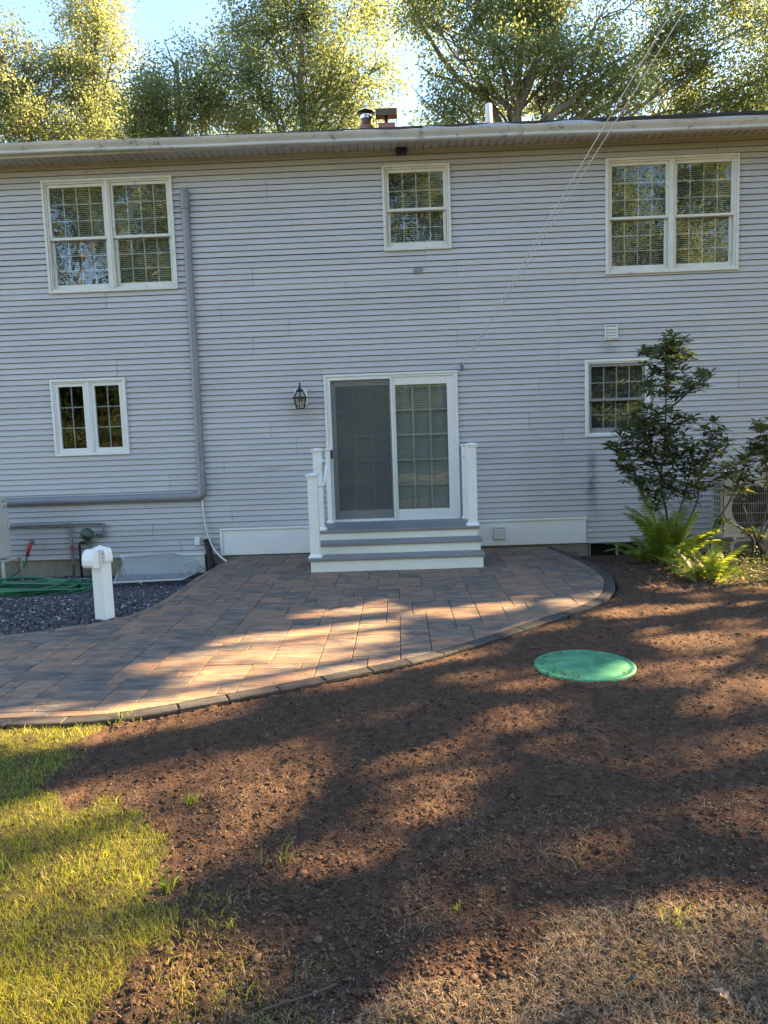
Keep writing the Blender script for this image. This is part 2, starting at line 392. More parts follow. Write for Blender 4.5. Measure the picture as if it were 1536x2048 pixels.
# ================================================================ HOUSE
HX0, HX1, HD, WTOP = -8.2, 6.6, 8.2, 5.352
house = empty('house', (0, 0, 0), 'two storey house with pale grey horizontal siding and white trimmed windows', 'house')
zk = lambda k: 5.133+.0762*k
OPEN = dict(UL=(-4.66, -2.90, 3.672, 5.148), UM=(-.10, .802, 4.055, 5.154), UR=(2.845, 4.593, 3.634, 5.12),
            LL=(-4.752, -3.713, 1.472, 2.519), LR=(2.562, 3.43, 1.487, 2.522), DR=(-.985, .835, .40, 2.45),
            SL=(-2.524, -.9, .0, .389), SR=(.9, 2.557, .0, .393), ST=(-.95, .92, .0, .41))
ops = [(a+.012, b_-.012, c+.012, d-.012) for a, b_, c, d in OPEN.values()]
known = {2: [563], -7: [584], -16: [505], -25: [577, 1115], -43: [542], -46: [593, 62], -49: [448], -58: [464, 1189], -19: [1147],
         -34: [1115], -52: [1120], -64: [1188], -22: [1360], -28: [1406], -37: [1475], -4: [165], -10: [340], -31: [700], -40: [185], -1: [15], -55: [290], -61: [305]}
def wobble(x, z, k):
    y = .0022*(vnoise(np.array([x*1.1+k*7.3]), np.array([k*3.7]), 5)[0]-.5)
    g = math.exp(-((x+1.72)/.22)**2-((z-1.22)/.11)**2)
    return y-.020*g*math.sin((z-1.0)/.0762*2.1)
rr = random.Random(3)
for ri, kt in enumerate(range(5, -66, -3)):
    zt = zk(kt)
    js = sorted(float(on_y(px, to_px((0, 0, zt-.1))[1]+(0-px)*0, 0)[0]) for px in known.get(kt, []))
    if not js: js = [rr.uniform(-5.5, -2.0)]
    x = js[0]
    while x > HX0+1.2: x -= rr.uniform(2.6, 3.66); js.append(x)
    x = max(js)
    while x < HX1-1.2: x += rr.uniform(2.6, 3.66); js.append(x)
    js = sorted(j for j in js if HX0+.3 < j < HX1-.3); edges = [HX0]+js+[HX1]
    for pi in range(len(edges)-1):
        xa, xb = edges[pi], edges[pi+1]; off = -.004*(pi % 2); strips = []
        if pi > 0: xa += .0022
        for k in (kt-1, kt-2, kt-3):
            z0, z1 = zk(k), min(zk(k+1), WTOP)
            if z0 >= WTOP: continue
            cuts = sorted({z0, z1} | {z for o in ops for z in o[2:] if z0 < z < z1})
            for za, zb in zip(cuts[:-1], cuts[1:]):
                if zb-za < .002: continue
                iv = [(xa, xb)]
                for o in ops:
                    if o[2] <= za+1e-6 and o[3] >= zb-1e-6:
                        nv = []
                        for p, q in iv:
                            if o[0] > p: nv.append((p, min(q, o[0])))
                            if o[1] < q: nv.append((max(p, o[1]), q))
                        iv = [(p, q) for p, q in nv if q-p > .004]
                for p, q in iv:
                    n = max(1, int((q-p)/(.06 if (.95 < za < 1.5 and p < -1.5 < q+1) else .4)))
                    yy = lambda x, z: -.033+.019*(z-z0)/(zk(k+1)-z0)+off+wobble(x, z, k)
                    vs = []; xs = [p+(q-p)*i/n for i in range(n+1)]
                    zc = zb-.0075 if (abs(zb-zk(k+1)) < 1e-6 and zb-za > .02) else zb       # slot added under the next course so a dark shade line shows
                    for X in xs: vs += [(X, yy(X, za), za), (X, yy(X, zc), zc)]
                    fs = [(2*i, 2*i+2, 2*i+3, 2*i+1) for i in range(n)]
                    if zc < zb:
                        m0 = len(vs)
                        for X in xs: vs += [(X, .028, zc), (X, .028, zb)]
                        fs += [(2*i+1, 2*i+3, m0+2*i+2, m0+2*i) for i in range(n)]+[(m0+2*i, m0+2*i+2, m0+2*i+3, m0+2*i+1) for i in range(n)]
                    if abs(za-z0) < 1e-6:
                        m0 = len(vs)
                        for X in xs: vs += [(X, .028, za+.001)]
                        fs += [(2*i, m0+i, m0+i+1, 2*i+2) for i in range(n)]
                    strips.append([p, q, za, zb, vs, fs])
        while strips:                      # one object for each connected piece the openings leave
            comp = [strips.pop()]; grow = True
            while grow:
                grow = False
                for s_ in list(strips):
                    if any(min(s_[1], c_[1])-max(s_[0], c_[0]) > .002 and (abs(s_[2]-c_[3]) < 1e-5 or abs(s_[3]-c_[2]) < 1e-5) for c_ in comp): comp.append(s_); strips.remove(s_); grow = True
            mb = MB()
            for c_ in comp: mb.add(c_[4], c_[5])
            mb.build('siding_panel', M['siding'], house, fix=False)
# closed shell behind: side and rear walls, floors, partition
sh = MB()
sh.box(HX0, HX0+.15, .0, HD, -.5, 5.35); sh.box(HX1-.15, HX1, .0, HD, -.5, 5.35); sh.box(HX0+.15, HX1-.15, HD-.15, HD, -.5, 5.35)
for xe in (HX0, HX1-.15):   # gables
    sh.add([(xe, -.3, 5.35), (xe+.15, -.3, 5.35), (xe, HD+.3, 5.35), (xe+.15, HD+.3, 5.35), (xe, HD/2, 6.83), (xe+.15, HD/2, 6.83)], [(0, 2, 4), (1, 5, 3), (0, 1, 3, 2), (0, 4, 5, 1), (2, 3, 5, 4)])
sh.build('outer_wall', M['siding'], house)
inn = MB(); inn.box(HX0+.15, HX1-.15, 1.8, 1.9, .2, 5.3); inn.box(HX0+.15, HX1-.15, .12, 1.8, .22, .38); inn.box(HX0+.15, HX1-.15, .12, 1.8, 2.72, 2.95); inn.box(HX0+.15, HX1-.15, .12, 1.8, 5.3, 5.34)
for x in (-2.3, 1.6): inn.box(x, x+.1, .12, 1.8, .4, 5.3)
inn.build('interior_partition', M['room'], house)
fo = MB()
for xa, xb in ((HX0, -3.96), (-2.74, 2.6), (3.36, HX1)): fo.box(xa, xb, .004, .25, -.7, .06)
fo.box(-3.96, -2.74, .004, .25, -.7, -.62); fo.box(2.6, 3.36, .004, .25, -.7, -.33)
fo.build('foundation', M['concrete'], house)
# white skirt boards with a drip cap along the top
for xa, xb, zb in ((-2.524, -1.0, .012), (.96, 2.557, .03)):
    s = MB(); s.cbox(xa+.02, xb, -.040, .01, zb, .365, .003); s.cbox(xa, xb+(.02 if xb > 1 else 0), -.062, -.02, .365, .392, .004)
    if xb < 1: s.cbox(xa, xa+.03, -.056, .01, zb, .3645, .003)
    else: s.cbox(xb-.03, xb, -.056, .01, zb, .3645, .003)
    s.build('skirt_board', M['white_paint'], house)
u = MB(); u.cbox(-.95, .92, -.03, .06, .02, .40, .003); u.build('sill_board', M['white_paint'], house)

# ---------------- windows
def slats(x0, x1, z0, z1, y, parent, pitch=.026, tilt=.009, m='blind'):
    vs = []; fs = []; z = z0+.012
    while z < z1-.02:
        n = len(vs); vs += [(x0, y-.011, z-tilt), (x1, y-.011, z-tilt), (x1, y+.011, z+tilt), (x0, y+.011, z+tilt)]; fs.append((n, n+1, n+2, n+3)); z += pitch
    mb = MB().add(vs, fs); mb.box(x0, x1, y-.014, y+.014, z1-.03, z1)
    return mb.build('blind', M[m], parent, fix=False)
def grille(x0, x1, z0, z1, nc, nr, y, parent, m='grille_bar', wv=.016):
    g = MB()
    for i in range(1, nc): xx = x0+(x1-x0)*i/nc; g.box(xx-wv/2, xx+wv/2, y, y+.005, z0, z1)
    for j in range(1, nr): zz = z0+(z1-z0)*j/nr; g.box(x0, x1, y+.0008, y+.0058, zz-wv/2, zz+wv/2)
    return g.build('grille', M[m], parent)
def pane(x0, x1, z0, z1, y, parent, m='glass'):
    return MB().box(x0-.004, x1+.004, y, y+.004, z0-.004, z1+.004).build('pane', M[m], parent)
def sash(x0, x1, z0, z1, st, bt, tp, y0, y1, parent, nc, nr, m='white_old', gm='glass', gr=True):
    s = MB().ring(x0, x1, z0, z1, (st, st, bt, tp), y0, y1).build('sash', M[m], parent)
    a, b_, c, d = x0+st, x1-st, z0+bt, z1-tp
    ym = (y0+y1)/2
    pane(a, b_, c, d, ym-.006, parent, gm)
    if gr: grille(a, b_, c, d, nc, nr, ym+.002, parent)
    return (a, b_, c, d)
def casing(x0, x1, z0, z1, m='white_old', mull=None, wd=.032):
    c = MB(); c.ring(x0, x1, z0, z1, wd, -.056, .0); c.ring(x0+wd, x1-wd, z0+wd, z1-wd, .022, -.038, .10)
    if mull: c.cbox(mull-.037, mull+.037, -.044, .10, z0+wd+.022, z1-wd-.022, .004); c.cbox(mull-.014, mull+.014, -.054, -.04, z0+wd, z1-wd, .004)
    return c.build('window', M[m], house)
def double_hung(x0, x1, z0, z1, units, nc, nr, meet, m='white_old', sm='white_old', gl='glass', scr=False, bl=True):
    mull = (x0+x1)/2 if units == 2 else None
    wnd = casing(x0, x1, z0, z1, m, mull)
    ia, ib, ic, id_ = x0+.054, x1-.054, z0+.054, z1-.054
    spans = [(ia, ib)] if units == 1 else [(ia, mull-.037), (mull+.037, ib)]
    for a, b_ in spans:
        sash(a, b_, meet-.018, id_, .036, .036, .04, -.020, .016, wnd, nc, nr, sm, gl)
        sash(a+.004, b_-.004, ic, meet+.012, .040, .066, .034, .020, .054, wnd, nc, nr, sm, gl)
        if bl: slats(a+.02, b_-.02, ic+.03, id_-.01, .085, wnd)
        if scr: MB().box(a+.01, b_-.01, .0590, .0595, ic, id_).build('screen', M['screen'], wnd)
    return wnd
tag(double_hung(*OPEN['UL'], 2, 4, 3, 4.39), 'mulled pair of upstairs sash windows beside the grey duct')
tag(double_hung(*OPEN['UM'], 1, 4, 2, 4.585), 'small single upstairs sash window above the patio door')
tag(double_hung(*OPEN['UR'], 2, 4, 3, 4.36), 'mulled pair of upstairs sash windows above the shrub')
tag(double_hung(*OPEN['LR'], 1, 4, 2, 1.985, 'white', 'screen_frame', scr=True), 'grey framed screened sash window behind the shrub')
# casement pair, no blind
x0, x1, z0, z1 = OPEN['LL']; mid = (x0+x1)/2
cw = tag(casing(x0, x1, z0, z1, 'white', mid), 'white casement pair with clear dark panes')
for a, b_ in ((x0+.054, mid-.037), (mid+.037, x1-.054)):
    sash(a, b_, z0+.054, z1-.054, .044, .05, .044, -.026, .02, cw, 2, 3, 'white', 'glass_dark')

# ---------------- sliding patio door
dx0, dx1, dz0, dz1 = OPEN['DR']
c = MB(); c.ring(dx0, dx1, dz0, dz1, (.03, .03, .012, .03), -.060, .0); c.ring(dx0+.03, dx1-.03, dz0+.012, dz1-.03, (.028, .028, .022, .03), -.045, .12)
c.cbox(-.958, .808, -.075, .12, .405, .425, .004)
door = c.build('sliding_door', M['white'], house)
def panel(a, b_, z0, z1, st, bt, tp, y0, y1, nm, m='white'):
    s = MB().ring(a, b_, z0, z1, (st[0], st[1], bt, tp), y0, y1, .004).build(nm, M[m], door)
    g = (a+st[0], b_-st[1], z0+bt, z1-tp); pane(*g, (y0+y1)/2-.006, door); grille(*g, 3, 5, (y0+y1)/2+.002, door, 'grille_bar', .026); slats(g[0], g[1], g[2], g[3], y1+.02, door, .024, .010, 'door_blind')
panel(-.072, .779, .434, 2.392, (.056, .088), .145, .11, -.030, .010, 'fixed_panel')
panel(-.929, -.03, .434, 2.392, (.088, .07), .145, .10, .030, .066, 'sliding_panel')
MB().ring(-.929, -.055, .434, 2.392, (.03, .026, .03, .02), -.048, -.034).build('screen_frame', M['white'], door)
MB().box(-.905, -.075, -.0400, -.0395, .46, 2.376).build('screen', M['screen'], door)
h = MB(); h.cbox(-.936, -.900, -.066, -.046, 1.31, 1.43, .005); h.cbox(-.928, -.912, -.084, -.066, 1.325, 1.415, .004); h.build('door_handle', M['black_plastic'], door)

# ---------------- basement windows
bw = MB(); bw.ring(-3.945, -2.76, -.50, .045, (.03, .03, .03, .03), -.034, .04); bw.cbox(-3.955, -2.75, -.05, .0, .03, .06, .003); bw = tag(bw.build('basement_window', M['white'], house), 'white basement window behind the clear well cover')
MB().cbox(-3.914, -2.792, -.020, .03, -.47, .014, .004).build('window_panel', M['white_paint'], bw)
b2 = MB(); b2.ring(2.61, 3.35, -.33, .022, (.02, .02, .02, .012), -.012, .06); b2.cbox(2.985, 3.01, -.018, .05, -.31, .01, .003); b2.cbox(3.30, 3.325, -.018, .05, -.31, .01, .003)
b2 = tag(b2.build('basement_window', M['screen_frame'], house), 'dark basement window low beside the fern')
MB().box(2.63, 3.33, .02, .024, -.31, .01).build('pane', M['glass_dark'], b2)
MB().box(2.6, 3.36, .2, .24, -.6, .06).build('back_panel', M['ac_dark'], b2)

# ---------------- soffit, fascia, gutter, roof
OV = -.395
x = HX0
while x < HX1-.01:
    s = MB(); xe = min(x+.321, HX1); wgr = .107
    xs = [x]; zs = [0]
    n = max(1, round((xe-x)/wgr))
    prof = []
    for i in range(n):
        a = x+i*wgr; prof += [(a, 0), (a+.085, 0), (a+.090, .012), (a+.102, .012), (a+.107, 0)]
    vs = []; fs = []
    for X, dz in prof: vs += [(X, .0, 5.346+dz), (X, OV, 5.346+dz)]
    fs = [(2*i, 2*i+1, 2*i+3, 2*i+2) for i in range(len(prof)-1)]
    s.add(vs, fs).build('soffit_panel', M['soffit'], house, fix=False)
    x += .321
s = MB()
for i in range(int((HX1-HX0)/.107)): a = HX0+i*.107+.090; s.box(a, a+.011, -.045, -.028, 5.343, 5.352)
s = s.build('soffit_slot_shade', M['hole_shade'], house); s['kind'] = 'stuff'  # solid dark blocks paint the shade inside the groove ends
MB().cbox(HX0, HX1, -.044, -.026, 5.326, 5.350, .004).build('soffit_channel', M['soffit'], house)
MB().box(HX0, HX1, OV-.02, OV, 5.305, 5.46).build('fascia', M['gutter'], house)
# K-style gutter in lengths with lap seams
cuts = [HX0, -5.1, -2.17, .36, 3.3, HX1]; gprof = [(-.417, 5.432), (-.417, 5.300), (-.485, 5.300), (-.492, 5.306), (-.496, 5.318), (-.492, 5.330), (-.488, 5.336), (-.500, 5.352), (-.520, 5.376), (-.530, 5.396), (-.533, 5.404), (-.533, 5.412), (-.520, 5.412), (-.516, 5.404)]
for i in range(len(cuts)-1):
    g = MB(); dy = -.0015*(i % 2); xa, xb = cuts[i]-(.02 if i % 2 else 0), cuts[i+1]+(.02 if i % 2 else 0)
    n = 7
    for j in range(n):
        a = xa+(xb-xa)*j/n; b_ = xa+(xb-xa)*(j+1)/n
        vs = []
        for X in (a, b_):
            sag = -.004*math.sin(2.1*X+.6)-.0015*math.sin(5*X)-.0085*(X+4.95)+.035
            vs += [(X, y+dy, z+sag*(1 if z > 5.3001 else 1)) for y, z in gprof]
        m0 = len(gprof); g.add(vs, [(q, q+1, m0+q+1, m0+q) for q in range(m0-1)])
    g.build('gutter', M['gutter'], house, fix=False)
sagz = lambda X: -.004*math.sin(2.1*X+.6)-.0015*math.sin(5*X)-.0085*(X+4.95)+.035
# leaf guard mesh strips lifted unevenly over the gutter
gx = HX0; gi = 0; grr = random.Random(11)
while gx < HX1:
    ln = grr.uniform(.9, 1.25); xb = min(gx+ln, HX1); n = 10; vs = []; lift = grr.uniform(.006, .016)
    if -5.2 < gx < -1.2: lift = grr.uniform(.0, .008)
    if .1 < gx < 2.2: lift += .018
    for j in range(n+1):
        X = gx+(xb-gx)*j/n; e = sagz(X); up = lift*(.55+.45*math.sin(j*.7+gi))
        vs += [(X, -.536, 5.408+e), (X, -.525, 5.414+e+up*1.1), (X, -.43, 5.430+e+up*1.5)]
    MB().add(vs, [(3*j+q, 3*j+3+q, 3*j+4+q, 3*j+1+q) for j in range(n) for q in (0, 1)]).build('gutter_guard', M['mesh_guard'], house, fix=False)
    gx = xb+(.05 if grr.random() < .15 else .002); gi += 1
SL = .333
zr = lambda y: 5.43+SL*(y+.46)
yr = HD/2
r = MB(); r.add([(HX0-.3, -.47, zr(-.46)), (HX1+.3, -.47, zr(-.46)), (HX1+.3, yr, zr(yr)), (HX0-.3, yr, zr(yr)), (HX0-.3, -.47, zr(-.46)+.03), (HX1+.3, -.47, zr(-.46)+.03), (HX1+.3, yr, zr(yr)+.03), (HX0-.3, yr, zr(yr)+.03),
    (HX0-.3, HD+.5, zr(-.46)), (HX1+.3, HD+.5, zr(-.46)), (HX0-.3, HD+.5, zr(-.46)+.03), (HX1+.3, HD+.5, zr(-.46)+.03)],
    [(0, 1, 5, 4), (4, 5, 6, 7), (0, 3, 2, 1), (7, 6, 11, 10), (3, 8, 9, 2), (8, 10, 11, 9), (0, 4, 7, 3), (1, 2, 6, 5), (3, 7, 10, 8), (2, 9, 11, 6)])
roof = r.build('roof', M['shingle'], house, fix=False)
cy = 3.2
MB().cbox(-.62, .30, cy-.3, cy+.3, 6.4, 6.82, .01).build('chimney', M['brick'], roof)
MB().lathe([(.125, 6.80), (.125, 6.99), (.10, 7.0)], (-.37, cy, 0), 16).build('flue_tile', M['terracotta'], roof)
MB().cbox(-.16, .14, cy-.14, cy+.14, 6.80, 6.99, .008).build('flue_tile', M['terracotta'], roof)
MB().lathe([(.085, 6.99), (.085, 7.075), (.088, 7.075), (.088, 7.11), (.085, 7.11), (.105, 7.13), (.105, 7.205), (.085, 7.215)], (-.37, cy, 0), 20).build('flue_pipe', M['steel'], roof, True)
MB().lathe([(.089, 7.078), (.0895, 7.11)], (-.37, cy, 0), 20).build('flue_band', M['black'], roof)
MB().lathe([(.165, 7.205), (.165, 7.215), (.10, 7.25), (.04, 7.262)], (-.37, cy, 0), 20).build('flue_cap', M['black'], roof, True)
k = MB(); k.cbox(-.20, .17, cy-.2, cy+.2, 7.18, 7.20, .004)
for a, b_ in ((-.20, -.19), (.16, .17)): k.box(a, b_, cy-.2, cy+.2, 7.06, 7.18)
k.box(-.19, .16, cy-.2, cy-.19, 7.09, 7.18); k.lathe([(.03, 6.99), (.03, 7.18)], (-.02, cy, 0), 8); k.build('flue_cap', M['rust'], roof)
MB().lathe([(.058, 6.3), (.058, 7.27), (.048, 7.275)], (1.76, cy, 0), 16).build('vent_pipe', M['pvc'], roof, True)
# ================================================================ PORCH STEPS
st = empty('porch_steps', (-.06, -.8, 0), 'white and grey porch steps with a landing below the sliding door', 'steps')
def part(mb, name, m, parent, smooth=False):
    return adopt(mb.build(name, m, None, smooth), parent)
XL, XR = -1.086, .970
part(MB().cbox(XL, XR, -1.500, -1.20, -.03, .134, .003), 'riser', M['riser'], st)
part(MB().cbox(XL, XR, -1.235, -.95, .10, .272, .003), 'riser', M['riser'], st)
part(MB().cbox(XL+.004, XR, -.955, -.05, .10, .398, .003), 'riser', M['riser'], st)
for a, b_ in ((-1.530, -1.379), (-1.375, -1.2)): part(MB().cbox(XL-.026, XR+.024, a, b_, .134, .170, .005), 'tread', M['deck'], st)
for a, b_ in ((-1.268, -1.116), (-1.112, -.94)): part(MB().cbox(XL-.026, XR+.026, a, b_, .272, .308, .005), 'tread', M['deck'], st)
ys = [-.988, -.842, -.696, -.550, -.404, -.258, -.112]
for i, a in enumerate(ys): part(MB().cbox(XL-.026, XR+.028, a, (ys[i+1]-.004) if i < 6 else -.062, .398, .432, .005), 'deck_board', M['deck'], st)
def post(cx, cy_, zb, zt, wd=.112):
    h = wd/2
    p = part(MB().cbox(cx-h, cx+h, cy_-h, cy_+h, zb, zt-.03, .004), 'post', M['white_paint'], st)
    c = MB(); e = h+.020; c.cbox(cx-e, cx+e, cy_-e, cy_+e, zt-.038, zt-.016, .004)
    c.add([(cx-e+.004, cy_-e+.004, zt-.017), (cx+e-.004, cy_-e+.004, zt-.017), (cx+e-.004, cy_+e-.004, zt-.017), (cx-e+.004, cy_+e-.004, zt-.017), (cx-.02, cy_-.02, zt), (cx+.02, cy_-.02, zt), (cx+.02, cy_+.02, zt), (cx-.02, cy_+.02, zt)],
          [(0, 1, 5, 4), (1, 2, 6, 5), (2, 3, 7, 6), (3, 0, 4, 7), (4, 5, 6, 7)])
    c.cbox(cx-h-.007, cx+h+.007, cy_-h-.007, cy_+h+.007, zt-.062, zt-.038, .004); c = c.build('post_cap', M['white_paint']); c.parent = p
    f = MB(); e = h+.026; f.cbox(cx-e, cx+e, cy_-e, cy_+e, zb, zb+.02, .004)
    f.add([(cx-e+.004, cy_-e+.004, zb+.019), (cx+e-.004, cy_-e+.004, zb+.019), (cx+e-.004, cy_+e-.004, zb+.019), (cx-e+.004, cy_+e-.004, zb+.019), (cx-h-.002, cy_-h-.002, zb+.045), (cx+h+.002, cy_-h-.002, zb+.045), (cx+h+.002, cy_+h+.002, zb+.045), (cx-h-.002, cy_+h+.002, zb+.045)],
          [(0, 1, 5, 4), (1, 2, 6, 5), (2, 3, 7, 6), (3, 0, 4, 7)]); f = f.build('post_base', M['white_paint']); f.parent = p
    return p
post(-1.03, -1.43, .170, 1.185); post(-1.018, -.90, .432, 1.475); post(.915, -.90, .432, 1.475)
def halfpost(cx): # narrow wall-side posts
    part(MB().cbox(cx-.032, cx+.032, -.16, -.062, .432, 1.43, .004), 'wall_post', M['white_paint'], st)
    part(MB().cbox(cx-.045, cx+.045, -.185, -.06, 1.43, 1.452, .004), 'wall_post_cap', M['white_paint'], st)
    part(MB().cbox(cx-.047, cx+.047, -.19, -.06, .432, .465, .004), 'wall_post_base', M['white_paint'], st)
halfpost(-.962); halfpost(.895)
hr = catmull([(-.975, -1.43, 1.03), (-.925, -1.43, 1.03), (-.900, -1.41, 1.05), (-.895, -1.18, 1.165), (-.895, -.95, 1.285), (-.905, -.90, 1.305), (-.96, -.90, 1.305)], 6)
part(MB().tube(hr, .0175, 10), 'handrail', M['white_paint'], st, True)
for x_, y_, z_ in ((-.972, -1.43, 1.03), (-.96, -.90, 1.305), (.857, -.90, 1.29), (.86, -.16, 1.29)):
    part(MB().lathe([(.03, -.004), (.03, .006), (.02, .016)], (x_, y_, z_), 12, Matrix.Rotation(R_(90), 3, 'Y')), 'rail_bracket', M['white_paint'], st)

# ================================================================ THINGS ON THE WALL
# lantern
lx, ly, lz = -1.303, -.155, 0
la = empty('wall_lantern', (lx, 0, 2.0), 'black carriage lantern on a white block beside the sliding door', 'lantern')
part(MB().cbox(lx-.085, lx+.085, -.055, -.01, 2.06, 2.275, .008), 'mounting_block', M['white'], la)
six = lambda r, z: [(r*math.cos(a), r*math.sin(a), z) for a in [math.pi/6+i*math.pi/3 for i in range(6)]]
def cage(mb, r0, z0, r1, z1, w_=.006):
    A, B = six(r0, z0), six(r1, z1)
    for p, q in zip(A, B): mb.tube([(lx+p[0], ly+p[1], p[2]), (lx+q[0], ly+q[1], q[2])], w_, 4)
f = MB(); cage(f, .058, 2.008, .092, 2.145); cage(f, .092, 2.155, .048, 2.235)
f.lathe([(.06, 2.0), (.064, 2.005), (.060, 2.014)], (lx, ly, 0), 6, Matrix.Rotation(R_(30), 3, 'Z')); f.lathe([(.098, 2.140), (.108, 2.150), (.098, 2.162)], (lx, ly, 0), 6, Matrix.Rotation(R_(30), 3, 'Z'))
f.lathe([(.05, 2.232), (.055, 2.240), (.042, 2.258), (.022, 2.272), (.02, 2.29), (.012, 2.30), (.008, 2.31)], (lx, ly, 0), 12)
part(f, 'lantern_frame', M['black'], la)
arm = catmull([(lx, -.05, 2.22), (lx, -.085, 2.29), (lx, -.12, 2.335), (lx, -.15, 2.335), (lx, -.158, 2.31)], 5)
part(MB().tube(arm, .009, 8).lathe([(.016, 2.335), (.010, 2.35), (.004, 2.356)], (lx, -.13, 0), 8), 'lantern_arm', M['black'], la)
g = MB()
for (r0_, z0_, r1_, z1_) in ((.057, 2.012, .090, 2.143), (.090, 2.158, .048, 2.233)):
    A, B = six(r0_, z0_), six(r1_, z1_)
    for i in range(6):
        j = (i+1) % 6; g.add([(lx+p[0], ly+p[1], p[2]) for p in (A[i], A[j], B[j], B[i])], [(0, 1, 2, 3)])
part(g, 'lantern_pane', M['lamp_glass'], la)
part(MB().lathe([(.014, 2.02), (.016, 2.05), (.012, 2.06), (.012, 2.10)], (lx, ly, 0), 8), 'bulb_socket', M['white'], la)

# painted duct: rounded cover running down and then left, in sections with collars
def cover_run(pts, hw, hd, name, parent, m='grey_cover'):
    # section: half round standing off the wall at y = -.03
    mb = MB(); n = 9; vs = []
    for i, (p, d) in enumerate(pts):     # p centre (x,z), d side direction (x,z)
        for k in range(n):
            a = math.pi*k/(n-1); c_, s_ = math.cos(a), math.sin(a)
            c_ = math.copysign(abs(c_)**.75, c_); s_ = abs(s_)**.6
            vs.append((p[0]+d[0]*hw*c_, -.022-hd*s_, p[1]+d[1]*hw*c_))
    mb.add(vs, [(i*n+k, i*n+k+1, (i+1)*n+k+1, (i+1)*n+k) for i in range(len(pts)-1) for k in range(n-1)])
    mb.add([vs[k] for k in range(n)]+[vs[(len(pts)-1)*n+k] for k in range(n)], [tuple(range(n)), tuple(range(n, 2*n))])
    return part(mb, name, m if not isinstance(m, str) else M[m], parent, True)
du = empty('duct_cover', (-2.74, 0, .8), 'grey painted pipe cover running down the siding and turning toward the outdoor unit', 'pipe cover')
cx_ = -2.735
V_ = lambda za, zb: [((cx_, za), (1, 0)), ((cx_, zb), (1, 0))]
cover_run(V_(.93, 2.36), .053, .078, 'cover_section', du); cover_run(V_(2.36, 4.78), .051, .076, 'cover_section', du)
cover_run([((cx_, 4.70), (1, 0)), ((cx_, 4.90), (1, 0)), ((cx_, 4.935), (.93, 0)), ((cx_, 4.955), (.72, 0)), ((cx_, 4.966), (.3, 0))], .060, .088, 'end_cap', du)
cover_run(V_(2.30, 2.40), .056, .082, 'collar', du)
el = []
for i in range(9):
    a = math.pi/2*i/8; cxx, czz = cx_-.075, .93; el.append(((cxx+.075*math.cos(a), czz-.075*math.sin(a)), (math.cos(a), -math.sin(a))))
cover_run([((cx_, 1.0), (1, 0))]+el+[((cx_-.16, .855), (0, -1))], .060, .088, 'elbow', du)
cover_run([((cx_-.12, .855), (0, -1)), ((-5.8, .862), (0, -1))], .056, .084, 'cover_section', du)

def vent(cx0, cx1, z0, z1, name, label, y=-.03, nl=4):
    e = empty(name, ((cx0+cx1)/2, 0, z0), label, 'vent')
    part(MB().ring(cx0, cx1, z0, z1, .022, y-.028, -.01, .008), 'vent_frame', M['white_old'], e)
    part(MB().box(cx0+.02, cx1-.02, -.022, -.012, z0+.02, z1-.02), 'vent_back', M['ac_cream'], e)
    hh = (z1-z0-.05)/nl
    for i in range(nl):
        za = z0+.025+i*hh
        part(MB().add([(cx0+.023, y-.030, za), (cx1-.023, y-.030, za), (cx1-.023, y-.012, za+hh*.96), (cx0+.023, y-.012, za+hh*.96), (cx0+.023, y-.024, za), (cx1-.023, y-.024, za), (cx1-.023, y-.006, za+hh*.96), (cx0+.023, y-.006, za+hh*.96)],
             [(0, 1, 2, 3), (4, 7, 6, 5), (0, 4, 5, 1), (2, 6, 7, 3), (0, 3, 7, 4), (1, 5, 6, 2)]), 'louvre', M['white_old'], e)
vent(2.83, 3.005, 2.775, 2.98, 'exhaust_vent', 'cream louvred exhaust vent on the siding above the shrub window')
vent(1.278, 1.448, .12, .297, 'dryer_vent', 'white louvred vent on the skirt board beside the steps', -.05)
bp_ = empty('cover_plate', (.345, 0, 3.75), 'small blank grey plate on the siding under the middle upstairs window', 'cover plate')
part(MB().cbox(.287, .405, -.04, -.01, 3.752, 3.824, .003), 'plate', M['grey_cover'], bp_)
for xx in (.30, .392): part(MB().lathe([(.004, 0), (.004, .003)], (xx, -.041, 3.79), 8, Matrix.Rotation(R_(90), 3, 'X')), 'screw', M['steel'], bp_)
eb = empty('soffit_sensor', (.17, -.1, 5.3), 'dark navy box fixed under the soffit', 'sensor')
part(MB().cbox(.095, .235, -.12, -.03, 5.272, 5.347, .006), 'sensor_body', M['navy'], eb); part(MB().cbox(.115, .215, -.127, -.12, 5.285, 5.335, .003), 'sensor_face', M['black_plastic'], eb)
ob = empty('outlet_box', (-2.845, 0, .16), 'small white weatherproof outlet box low beside the black pipe', 'outlet')
part(MB().cbox(-2.888, -2.802, -.05, -.01, .165, .285, .006), 'box_body', M['white'], ob); part(MB().cbox(-2.872, -2.818, -.060, -.05, .18, .27, .004), 'box_cover', M['white_paint'], ob)
sm_ = empty('siding_outlet', (1.0, 0, .73), 'small grey outlet block on the siding beside the right porch post', 'outlet')
part(MB().cbox(.992, 1.03, -.045, -.01, .735, .80, .004), 'block', M['grey_cover'], sm_)
